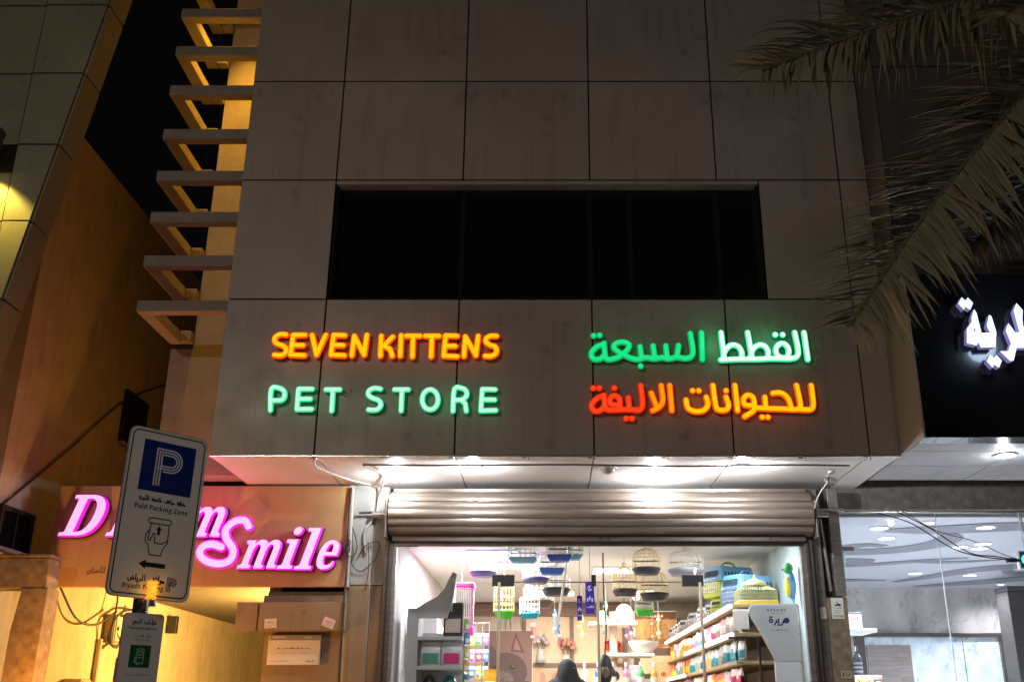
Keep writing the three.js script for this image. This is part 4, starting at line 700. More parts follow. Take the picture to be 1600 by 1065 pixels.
for (const [k, c, l] of [[0, [0.015, 0.015, 0.016], 'black domed pet bed on the gondola lower shelf'], [1, [0.01, 0.12, 0.12], 'dark teal domed pet bed on the gondola lower shelf']]) { const t = thing('pet_bed', l, 'pet bed', [-1.16 + k * 0.2, 1.635, -2.05]); mesh('dome', new THREE.SphereGeometry(0.115, 18, 10, 0, Math.PI * 2, 0, Math.PI / 2).scale(0.85, 2.2, 1), mat(...c, 0.35, 0, { clearcoat: 0.4 }), t); mesh('rim', new THREE.TorusGeometry(0.095, 0.014, 6, 20).rotateX(Math.PI / 2).translate(0, 0.014, 0), M.black, t); }
// hanging strip of small packets at the gondola's end
for (let k = 0; k < 7; k++) { const c = [[0.2, 0.35, 0.12], [0.05, 0.2, 0.45], [0.6, 0.5, 0.1], [0.5, 0.3, 0.1], [0.1, 0.3, 0.3], [0.55, 0.1, 0.1], [0.4, 0.42, 0.45]][k]; const l = ['olive', 'blue', 'yellow', 'amber', 'teal', 'red', 'silver'][k]; bag('snack_packet', l + ' snack packet clipped to the end of the gondola', -0.8, 2.3 - k * 0.13, -1.95 - (k % 3) * 0.06, 0.06, 0.11, 0.025, c, [0.7, 0.7, 0.65], 'packets on the gondola end', 0.5); }
// left wall shelf with goods
{
  const t = thing('wall_shelf', 'pale wooden shelf run along the white shop wall behind the gondola', 'shelf', [0, 0, 0]);
  for (const y of [2.28, 1.98, 1.65]) mesh('shelf_board', bx(-1.49, -1.15, y, y + 0.03, -6.5, -2.6, 0.004), mat(0.6, 0.48, 0.3, 0.5), t);
  for (const z of [-6.5, -4.6, -2.65]) mesh('bracket', bx(-1.49, -1.17, 1.5, 2.5, z, z + 0.025), M.white, t);
  const cs = [[0.75, 0.5, 0.08], [0.3, 0.2, 0.1], [0.7, 0.7, 0.68], [0.8, 0.3, 0.05], [0.1, 0.12, 0.2]], nm = ['amber', 'brown', 'white', 'orange', 'navy'];
  for (let k = 0; k < 20; k++) for (const [j, y] of [2.311, 2.011].entries()) { const q = (k * 3 + j * 2) % 5; bag('dry_food_bag', nm[q] + ' dry food bag on the ' + (j ? 'lower' : 'upper') + ' board of the wall shelf', -1.3 + rr(-0.03, 0.03), y, -2.75 - k * 0.18, 0.14, rr(0.18, 0.24), 0.07, cs[q], [0.7, 0.66, 0.6], 'bags on the wall shelf', 0.9 + rr(-0.2, 0.2)); }
}
// ---- the long lit shelf run on the other wall ----
{
  const t = thing('lit_shelf_run', 'long wooden shelf run with bright light strips under the carriers', 'shelf', [0, 0, 0]);
  const wd = mat(0.55, 0.4, 0.2, 0.5, 0, { map: metalT });
  const ledM = glow(1, 0.93, 0.8, 1.6);
  for (const [i, y] of [2.52, 2.25, 1.99, 1.72].entries()) {
    const s = mesh('shelf_board', bx(1.82, 2.45, y - 0.02, y + 0.012, -8.2, -1.7, 0.003), wd, t);
    for (let k = 0; k < 7; k++) { const z0 = -1.75 - k * 0.92; if (i === 1 && k > 3 || i === 2 && k < 4) continue; mesh('light_strip', bx(1.785, 1.818, y - 0.026, y + 0.016, z0 - 0.86, z0, 0.005), ledM, s); }
  }
  mesh('back_board', bx(2.44, 2.455, 0.6, 2.5, -8.2, -1.7), mat(0.65, 0.6, 0.52, 0.6), t);
  for (let k = 0; k < 8; k++) mesh('upright', bx(2.40, 2.44, 0.5, 2.498, -1.78 - k * 0.915, -1.74 - k * 0.915), M.steel, t);
  for (const [z, p] of [[-2.4, 1], [-4.6, 1], [-6.8, 1]]) { const l = new THREE.RectAreaLight(0xffe2b0, 5, 0.03, 1.8); l.position.set(1.83, 2.49, z); l.rotation.x = -Math.PI / 2; t.add(l); }
}
{ // hanging pouches: a few kinds, many copies
  const kinds = [['pink', [0.75, 0.16, 0.42], [0.85, 0.8, 0.8]], ['amber', [0.75, 0.36, 0.05], [0.9, 0.8, 0.6]], ['white', [0.75, 0.73, 0.74], [0.7, 0.3, 0.45]], ['teal', [0.04, 0.32, 0.42], [0.8, 0.85, 0.85]], ['yellow', [0.78, 0.62, 0.06], [0.8, 0.2, 0.1]], ['lilac', [0.55, 0.42, 0.6], [0.85, 0.8, 0.88]], ['grey', [0.3, 0.3, 0.31], [0.6, 0.55, 0.5]], ['crimson', [0.55, 0.03, 0.12], [0.85, 0.75, 0.7]]];
  const proto = {};
  const mk = (q, row, x, y, z, turn) => {
    const key = q + row, rows = ['the upper', 'the middle', 'the lower'], label = kinds[q][0] + ' treat pouch hanging in ' + rows[row] + ' row of the lit shelf run', grp = 'pouches on the lit shelf run';
    if (proto[key]) { const c = dup(proto[key], [x, y, z], turn, label, grp); c.scale.set(rr(0.7, 1.1), rr(0.75, 1.06), 1); c.rotation.z = rr(-0.1, 0.1); return; }
    const t = thing('treat_pouch', label, 'pouch', [x, y, z], turn, grp), w = 0.088, h = 0.2;
    const shell = (v0, v1, fat) => { const g = new THREE.BoxGeometry(w, h * (v1 - v0), 0.05, 3, 4, 1), p = g.attributes.position; for (let i = 0; i < p.count; i++) { const v = v0 + (v1 - v0) * (p.getY(i) / (h * (v1 - v0)) + 0.5), u = p.getX(i) / w; p.setY(i, -h + v * h + 0.006 * Math.sin(u * 9 + q)); p.setZ(i, p.getZ(i) * fat * (0.08 + 0.92 * Math.sin(Math.PI * Math.min(1, v * 0.62 + 0.32)) ** 1.3) * (1 - 1.1 * u * u)); p.setX(i, p.getX(i) * (v > 0.93 ? 0.9 : 1)); } g.computeVertexNormals(); return g; };
    mesh('pouch_body', shell(0, 1, 1), mat(...kinds[q][2], 0.3), t);
    mesh('pouch_label', shell(0.06, 0.55, 1.12), mat(...kinds[q][1], 0.35), t);
    mesh('peg', rod([0, -0.01, -0.1], [0, -0.01, 0.02], 0.003, 4), M.steel, t);
    proto[key] = t;
  };
  const order = [[6, 6, 2, 6, 7, 2, 6, 3, 0, 0, 1, 1, 1, 2, 0, 4, 7, 7], [2, 2, 5, 5, 2, 0, 5, 2, 5, 2, 4, 3, 5, 2, 2, 3, 3, 0], [5, 0, 5, 3, 2, 7, 3, 4, 5, 2, 0, 0, 5, 2, 4, 7, 0, 5]];
  for (let row = 0; row < 3; row++) for (let k = 0; k < 74; k++) { if (rnd() < 0.06) continue; const z = -1.85 - k * 0.085; mk(order[row][Math.floor(k / 4.1) % 18], row, 1.9 + rr(-0.02, 0.03), [2.475, 2.21, 1.95][row] - rr(0, 0.035), z, -Math.PI / 2 + 0.42 + rr(-0.38, 0.38)); }
}
// pet carriers on top of the run
function carrier(label, x, y, z, s, base, lid, turn, group) {
  const t = thing('pet_carrier', label, 'pet carrier', [x, y, z], turn, group); t.scale.setScalar(s);
  const bm = mat(...base, 0.4), lm = mat(...lid, 0.38), dark = mat(0.03, 0.05, 0.08, 0.6);
  const taper = (w0, w1, h, d, y0) => { const g = new RoundedBoxGeometry(1, 1, 1, 2, 0.07), p = g.attributes.position; for (let i = 0; i < p.count; i++) { const v = p.getY(i) + 0.5, k = w0 + (w1 - w0) * v; p.setXYZ(i, p.getX(i) * k, y0 + v * h, p.getZ(i) * (d + (k - w0) * 0.6)); } g.computeVertexNormals(); return g; };
  mesh('tray', taper(0.3, 0.35, 0.16, 0.5, 0), bm, t); const L = mesh('lid', taper(0.35, 0.25, 0.17, 0.5, 0.162), lm, t);
  for (const sx of [-1, 1]) for (let k = 0; k < 9; k++) mesh('vent_slot', bx(-0.004, 0.004, -0.028, 0.028, -0.008, 0.008).rotateZ(sx * 0.28).translate(sx * 0.162, 0.235, -0.18 + k * 0.045), dark, L);
  for (let k = 0; k < 9; k++) mesh('vent_slot', bx(-0.008, 0.008, -0.03, 0.03, -0.004, 0.004).rotateX(-0.2).translate(-0.1 + k * 0.025, 0.25, 0.247), dark, L);
  const gr = []; for (let k = 0; k < 7; k++) gr.push(rod([-0.1 + k * 0.033, 0.05, 0.262], [-0.1 + k * 0.033, 0.2, 0.262], 0.004, 4)); for (let k = 0; k < 4; k++) gr.push(rod([-0.11, 0.06 + k * 0.045, 0.262], [0.11, 0.06 + k * 0.045, 0.262], 0.004, 4));
  mesh('door_grille', gr, M.steel, t); mesh('handle', wire([[-0.0, 0.33, -0.1], [0, 0.375, -0.06], [0, 0.375, 0.06], [0, 0.33, 0.1]], 0.012), bm, t);
  for (const sx of [-1, 1]) mesh('latch', bx(sx * 0.175 - 0.012, sx * 0.175 + 0.012, 0.13, 0.2, -0.03, 0.03, 0.005), dark, t);
}
carrier('blue and grey-blue pet carrier on the shelf run behind the gold cage', 2.12, 2.56, -2.45, 1.0, [0.08, 0.18, 0.3], [0.16, 0.36, 0.6], -1.0);
carrier('sky blue pet carrier with a lime tray stacked near the ceiling', 2.08, 2.74, -3.3, 1.05, [0.5, 0.55, 0.02], [0.22, 0.5, 0.75], -1.05);
carrier('lime-trayed pet carrier standing low behind the blue carrier', 1.98, 2.534, -3.15, 0.55, [0.55, 0.58, 0.02], [0.45, 0.5, 0.05], -0.9);
for (let k = 0; k < 13; k++) carrier('small grey wire-front carrier in the row along the shelf top', 2.02 + rr(-0.02, 0.02), 2.534, -3.75 - k * 0.34, 0.6 + rr(-0.04, 0.04), [0.2, 0.2, 0.2], k % 3 ? [0.36, 0.34, 0.32] : [0.2, 0.32, 0.42], -0.9, 'grey carriers along the shelf top');
{ // gold cage
  const t = thing('gold_bird_cage', 'ornate gold bird cage with domed roof beside the curved display sign', 'bird cage', [2.1, 2.532, -1.98]);
  const gm = mat(0.42, 0.38, 0.16, 0.3, 0.7);
  mesh('base', bx(-0.2, 0.2, 0, 0.05, -0.14, 0.14, 0.01), mat(0.7, 0.5, 0.1, 0.35, 0.3), t);
  const b = []; for (let k = 0; k < 17; k++) { const x = -0.19 + k * 0.0237, top = 0.16 + 0.1 * Math.cos(x / 0.19 * 1.4); for (const z of [-0.13, 0.13]) b.push(rod([x, 0.05, z], [x, 0.15, z], 0.0035, 4), rod([x, 0.15, z], [x * 0.5, top + 0.02, z * 0.15], 0.0035, 4)); }
  for (const z of [-0.1, -0.05, 0, 0.05, 0.1]) for (const x of [-0.19, 0.19]) b.push(rod([x, 0.05, z], [x, 0.15, z], 0.0035, 4), rod([x, 0.15, z], [x * 0.4, 0.24, z * 0.3], 0.0035, 4));
  for (const y of [0.08, 0.115, 0.15]) b.push(rod([-0.19, y, 0.13], [0.19, y, 0.13], 0.004, 4), rod([-0.19, y, -0.13], [0.19, y, -0.13], 0.004, 4));
  mesh('wires', b, gm, t); mesh('dome', new THREE.SphereGeometry(0.12, 16, 8, 0, 6.3, 0, 1.57).scale(1.1, 0.6, 0.9).translate(0, 0.2, 0), mat(0.42, 0.4, 0.22, 0.35, 0.5), t); mesh('finial', [sph(0.014, 0, 0.285, 0), new THREE.ConeGeometry(0.008, 0.04, 8).translate(0, 0.31, 0)], gm, t);
}
{ // parrot figure on the wall
  const t = thing('parrot_figure', 'blue green and yellow parrot figure on the wall by the carriers', 'figure', [2.38, 2.56, -1.6]);
  mesh('body', sph(0.1, 0, 0.14, 0, 0.45, 1.4, 0.5), mat(0.12, 0.3, 0.6, 0.6), t);
  const hd = mesh('head', sph(0.05, -0.02, 0.3, 0, 1, 1.05, 1), mat(0.08, 0.4, 0.12, 0.6), t); mesh('beak', new THREE.ConeGeometry(0.018, 0.05, 8).rotateZ(2.2).translate(-0.07, 0.29, 0), M.black, hd);
  mesh('breast', sph(0.08, -0.04, 0.12, 0.02, 0.4, 1.2, 0.4), mat(0.75, 0.6, 0.05, 0.6), t); mesh('tail', new THREE.ConeGeometry(0.03, 0.16, 8).rotateX(Math.PI).translate(0.01, 0.0, 0), mat(0.15, 0.4, 0.65, 0.6), t);
}
{ // curved display sign
  const t = thing('display_sign', 'grey curved display header with dark blue Arabic lettering inside the glass', 'display sign', [0, 0, -1.52]);
  const P = []; const add = (x, y) => P.push([x, y]); add(2.385, 2.5); add(2.385, 1.99); add(2.15, 1.99); add(2.1, 2.1); add(2.02, 2.27); add(1.95, 2.38); add(1.93, 2.43); add(1.935, 2.47); add(1.965, 2.5);
  mesh('board', ext(P, 0.03, 0, 0.004), mat(0.46, 0.49, 0.5, 0.45), t);
  mesh('lower_board', bx(2.14, 2.385, 1.4, 1.985, 0.0, 0.03, 0.004), mat(0.62, 0.65, 0.68, 0.5), t);
  mesh('rear_fin', bx(1.78, 1.93, 2.28, 2.46, -0.02, 0.0, 0.006), M.white, t);
  const tx = canvas(420, 300, (g) => { g.fillStyle = '#b2b7b8'; g.fillRect(0, 0, 420, 300); g.fillStyle = '#2c3036'; g.textAlign = 'center'; g.font = 'bold 36px sans-serif'; g.save(); g.fillText('H O R A I R A', 200, 52, 230); g.restore(); blurred(g, 140, 64, 130, 14, '#444a50'); arabicMid(g, 'هريرة', 215, 175, 46, 17, '#1b2260'); blurred(g, 130, 245, 180, 20, '#3c4248'); });
  mesh('lettering', print(0.36, 0.25).translate(2.2, 2.36, 0.0355), mat(1, 1, 1, 0.45, 0, { map: tx }), t);
  tag(mesh('display_rack', wire([[1.72, 2.2, -1.5], [1.9, 2.205, -1.5], [1.985, 2.19, -1.5], [2.0, 2.1, -1.5], [2.01, 1.6, -1.5], [2.01, 0.5, -1.5]], 0.012, 8, 80), M.black), 'bent black tube rack in front of the pouches', 'rack');
}
// white cat-tree shelving near the till
{
  const t = thing('cat_furniture_stand', 'white stepped cat furniture stand behind the second door', 'cat furniture', [0.85, FL, -5.0]);
  mesh('post', cyl(0.05, 0.05, 2.3, 0.0, 1.15, 0, 14), mat(0.6, 0.5, 0.36, 0.9, 0, { bumpMap: plasterB, bumpScale: 0.004 }), t);
  mesh('post', cyl(0.045, 0.045, 2.0, 0.3, 1.0, -0.1, 14), mat(0.6, 0.5, 0.36, 0.9), t);
  for (const [x0, x1, y] of [[-0.32, 0.3, 2.12], [-0.1, 0.5, 1.74], [-0.35, 0.2, 1.35], [-0.1, 0.5, 0.9], [-0.3, 0.5, 0.02]]) mesh('platform', bx(x0, x1, y, y + 0.04, -0.25, 0.22, 0.01), mat(0.72, 0.68, 0.6, 0.8), t);
  mesh('basket', new THREE.LatheGeometry([[0.02, 0], [0.1, 0.01], [0.18, 0.1], [0.2, 0.15], [0.185, 0.15], [0.1, 0.03]].map((p) => new THREE.Vector2(...p)), 20).translate(0.38, 1.78, 0.05), mat(0.7, 0.66, 0.6, 0.85), t);
  mesh('house', bx(-0.1, 0.1, 1.4, 1.62, -0.1, 0.12, 0.01), mat(0.5, 0.42, 0.35, 0.8), t); mesh('house_hole', new THREE.CircleGeometry(0.06, 20).translate(0, 1.51, 0.124), M.black, t);
}
for (const [l, x, y, z, w, h, c] of [['upright printed box beside the cat furniture stand', 1.06, 1.83, -4.5, 0.12, 0.24, [0.6, 0.55, 0.65]], ['small beige carton on the cat furniture platform', 0.7, 2.615, -4.9, 0.1, 0.14, [0.65, 0.55, 0.4]], ['green printed carton below the hanging basket', 1.25, 1.75, -5.3, 0.3, 0.25, [0.12, 0.25, 0.12]], ['pale carton next to the person in black', 0.62, 1.75, -4.6, 0.1, 0.2, [0.7, 0.62, 0.6]]]) { const t = thing('carton', l, 'box', [x, y, z]); mesh('box_body', bx(-w / 2, w / 2, 0, h, -w / 3, w / 3, 0.004), mat(...c, 0.6), t); mesh('box_label', bx(-w * 0.35, w * 0.35, h * 0.3, h * 0.75, w / 3, w / 3 + 0.003), mat(0.8, 0.75, 0.7, 0.5), t); }
{ const t = thing('shop_counter', 'white counter behind the person in black', 'counter', [0.9, FL, -4.5]); mesh('body', bx(-0.5, 0.6, 0, 1.3, -0.25, 0.25, 0.01), M.white, t); mesh('top', bx(-0.52, 0.62, 1.302, 1.34, -0.27, 0.27, 0.008), M.wood, t); }
{ const t = thing('pet_backpack', 'black domed pet backpack hanging beside the door bar', 'backpack', [0.62, 1.86, -2.9]); mesh('shell', sph(0.11, 0, 0.1, 0, 0.75, 1.5, 0.7), mat(0.02, 0.018, 0.018, 0.5), t); mesh('window', sph(0.07, 0, 0.08, 0.055, 0.7, 0.9, 0.5), mat(0.16, 0.11, 0.08, 0.2), t); mesh('strap', wire([[0, 0.25, 0], [0.02, 0.5, 0], [0, 0.9, 0], [0, CE - 1.86, 0]], 0.008), M.black, t); }
bag('food_bag', 'bright orange food bag standing before the kitten mural', -0.62, 1.72, -3.2, 0.16, 0.26, 0.08, [0.75, 0.3, 0.02], [0.8, 0.6, 0.2]);
for (const [k, l, c] of [[0, 'white shampoo bottle on the counter end by the person', [0.75, 0.74, 0.75]], [1, 'blue spray bottle on the counter', [0.05, 0.2, 0.5]], [2, 'tall black bottle on the counter', [0.02, 0.02, 0.025]], [3, 'pink bottle on the counter beside the black one', [0.7, 0.25, 0.4]], [4, 'green bottle on the counter', [0.1, 0.4, 0.15]], [5, 'amber bottle at the far counter end', [0.6, 0.35, 0.08]]]) { const t = thing('counter_bottle', l, 'bottle', [0.45 + k * 0.17, FL + 1.341, -4.35 - (k % 2) * 0.1]); mesh('bottle_body', new THREE.LatheGeometry([[0.001, 0], [0.04, 0], [0.042, 0.18], [0.03, 0.22], [0.014, 0.24], [0.014, 0.27]].map((p) => new THREE.Vector2(...p)), 14), mat(...c, 0.3), t); mesh('cap', cyl(0.018, 0.018, 0.05, 0, 0.29, 0, 10), M.white, t); mesh('bottle_label', cyl(0.0435, 0.043, 0.09, 0, 0.1, 0, 14, true), mat(0.75, 0.7, 0.6, 0.5), t); }
for (let k = 0; k < 12; k++) { const cs = [[0.7, 0.1, 0.1], [0.1, 0.3, 0.6], [0.75, 0.6, 0.1], [0.15, 0.5, 0.2], [0.5, 0.2, 0.55], [0.8, 0.4, 0.1]], nm = ['red', 'blue', 'yellow', 'green', 'purple', 'orange'], x = -0.2 + (k % 6) * 0.33 + rr(-0.05, 0.05), z = -4.9 - Math.floor(k / 6) * 1.1, y = 2.5 + rr(0, 0.2); const t = thing('hanging_rope_toy', nm[k % 6] + ' rope toy hung from the ceiling ' + (k < 6 ? 'over the cat furniture' : 'near the back wall'), 'pet toy', [x, y, z]); mesh('rope', wire([[0, 0.2, 0], [0.01, 0.12, 0], [-0.01, 0.05, 0.01], [0.01, -0.03, 0], [0, -0.1, 0]], 0.016, 6), mat(...cs[k % 6], 0.9), t); mesh('knot', [sph(0.032, 0, 0.13, 0, 1, 0.8, 1, 8), sph(0.034, 0, -0.04, 0, 1, 0.8, 1, 8)], mat(0.7, 0.66, 0.6, 0.9), t); mesh('cord', rod([0, 0.2, 0], [0, CE - y, 0], 0.0025, 4), cordM, t); }
{ // grid rack of carded toys
  const t = thing('toy_rack', 'wire grid rack of carded toys between the gondola and the mural', 'rack', [-0.9, FL, -4.2]);
  const b = []; for (let k = 0; k < 6; k++) b.push(rod([-0.2 + k * 0.08, 0.1, 0], [-0.2 + k * 0.08, 2.1, 0], 0.004, 5)); for (let k = 0; k < 11; k++) b.push(rod([-0.2, 0.1 + k * 0.2, 0], [0.2, 0.1 + k * 0.2, 0], 0.004, 5)); mesh('wire_grid', b, M.steel, t); mesh('base', bx(-0.22, 0.22, 0, 0.06, -0.15, 0.15, 0.01), M.steel, t);
  const cc = [['red', [0.6, 0.06, 0.06]], ['blue', [0.06, 0.2, 0.55]], ['yellow', [0.75, 0.6, 0.08]], ['green', [0.1, 0.45, 0.15]], ['purple', [0.35, 0.12, 0.5]]];
  for (let r = 0; r < 4; r++) for (let c = 0; c < 5; c++) { const [n, col] = cc[(r * 2 + c) % 5]; const q = thing('carded_toy', n + ' carded toy hanging on the wire grid rack', 'pet toy', [-1.06 + c * 0.08, FL + 1.98 - r * 0.19, -4.17], rr(-0.2, 0.2), 'toys on the wire grid rack'); mesh('card', bx(-0.032, 0.032, -0.14, 0, -0.002, 0.002, 0.001), mat(...col, 0.5), q); mesh('toy', sph(0.024, 0, -0.09, 0.016, 1, 1.1, 0.6, 8), mat(0.75 - col[0] * 0.6, 0.7 - col[1] * 0.5, 0.65 - col[2] * 0.5, 0.6), q); mesh('header', bx(-0.032, 0.032, -0.035, -0.004, 0.0022, 0.004), M.white, q); }
}
{ // goods pegged on the blue-green wall above the run
  const cc = [['tan', [0.5, 0.36, 0.2]], ['teal', [0.08, 0.35, 0.38]], ['violet', [0.3, 0.18, 0.5]], ['white', [0.75, 0.75, 0.75]], ['brown', [0.25, 0.14, 0.07]]];
  for (let k = 0; k < 22; k++) { const [n, col] = cc[k % 5]; const q = thing('pegged_collar', n + ' pet collar pegged on the wall above the grey carriers', 'pet collar', [2.4, 3.02 + (k % 2) * 0.06, -3.9 - k * 0.19], -Math.PI / 2 + 0.5, 'collars pegged above the shelf run'); mesh('band', new THREE.TorusGeometry(0.05, 0.009, 5, 16).scale(0.7, 1.35, 1).translate(0, -0.07, 0), mat(...col, 0.6), q); mesh('card', bx(-0.025, 0.025, -0.05, 0.0, -0.012, -0.009), M.white, q); mesh('peg', rod([0, -0.005, -0.05], [0, -0.005, 0.02], 0.003, 4), M.steel, q); }
}
// the person: black hooded garment, seen from behind
{
  const sk = [[[0, 1.53, 0.0], [0, 1.47, 0.015], 0.095, 0.098], [[0, 1.47, -0.01], [0, 1.36, -0.01], 0.095, 0.12], [[0, 1.4, -0.02], [0, 1.2, 0], 0.12, 0.17], [[-0.14, 1.345, 0], [0.14, 1.345, 0], 0.075, 0.075], [[0, 1.2, 0], [0, 0.85, 0], 0.15, 0.17], [[0, 0.85, 0], [0, 0.12, 0], 0.17, 0.25], [[-0.17, 1.3, 0], [-0.235, 1.02, 0.02], 0.07, 0.06], [[-0.235, 1.02, 0.02], [-0.12, 0.95, -0.22], 0.058, 0.045], [[0.17, 1.3, 0], [0.235, 1.02, 0.02], 0.07, 0.06], [[0.235, 1.02, 0.02], [0.12, 0.95, -0.22], 0.058, 0.045]];
  const res = 80, S = 0.9, mc = new MarchingCubes(res, M.black, false, false, 200000), cy = 0.82;
  const sd = (p) => { let d = 1; for (const [a, b, r0, r1] of sk) { const bx_ = b[0] - a[0], by = b[1] - a[1], bz = b[2] - a[2], px = p[0] - a[0], py = p[1] - a[1], pz = p[2] - a[2], h = Math.max(0, Math.min(1, (px * bx_ + py * by + pz * bz) / (bx_ * bx_ + by * by + bz * bz))); const q = Math.hypot(px - bx_ * h, py - by * h, pz - bz * h) - (r0 + (r1 - r0) * h), k = 0.05, m = Math.max(0, Math.min(1, 0.5 + 0.5 * (q - d) / k)); d = q * (1 - m) + d * m - k * m * (1 - m); } return d; };
  for (let k = 0; k < res; k++) for (let j = 0; j < res; j++) for (let i = 0; i < res; i++) { const p = [((i - res / 2) / (res / 2)) * S, ((j - res / 2) / (res / 2)) * S + cy, ((k - res / 2) / (res / 2)) * S]; mc.field[i + j * res + k * res * res] = -(sd(p) + 0.006 * Math.sin(p[0] * 40) * (p[1] < 1.2 ? 1 : 0.2)); }
  mc.isolation = 0; mc.update();
  const n = mc.count, g = new THREE.BufferGeometry(), pa = new Float32Array(n * 3), na = new Float32Array(n * 3);
  for (let i = 0; i < n; i++) { for (let c = 0; c < 3; c++) pa[i * 3 + c] = mc.positionArray[i * 3 + c] * S + (c === 1 ? cy : 0); for (let c = 0; c < 3; c++) na[i * 3 + c] = mc.normalArray[i * 3 + c]; }
  g.setAttribute('position', new THREE.BufferAttribute(pa, 3)); g.setAttribute('normal', new THREE.BufferAttribute(na, 3));
  const w = mergeVertices(g); w.computeVertexNormals();
  const t = thing('person', 'person in a black hooded robe standing with their back to the doors', 'person', [0.215, FL, -2.85], 0.2);
  mesh('body', w, mat(0.012, 0.012, 0.014, 0.75), t);
  mesh('face', sph(0.075, 0, 1.5, -0.07, 0.8, 1.15, 0.55), mat(0.42, 0.27, 0.19, 0.6), t);
  for (const s of [-1, 1]) { const hand = []; for (let k = 0; k < 4; k++) hand.push(rod([s * 0.12 - s * 0.02 + k * s * 0.016, 0.94, -0.26], [s * 0.1 + k * s * 0.016, 0.92, -0.33 + Math.abs(k - 1.5) * 0.01], 0.008, 6)); hand.push(sph(0.045, s * 0.12, 0.945, -0.24, 0.8, 0.5, 1), rod([s * 0.08, 0.95, -0.24], [s * 0.06, 0.95, -0.28], 0.009, 6)); mesh('hand', hand, mat(0.42, 0.27, 0.19, 0.6), t); }
  mesh('hair_clip', bx(0.03, 0.055, 1.515, 1.53, 0.09, 0.1, 0.002), M.chrome, t);
}

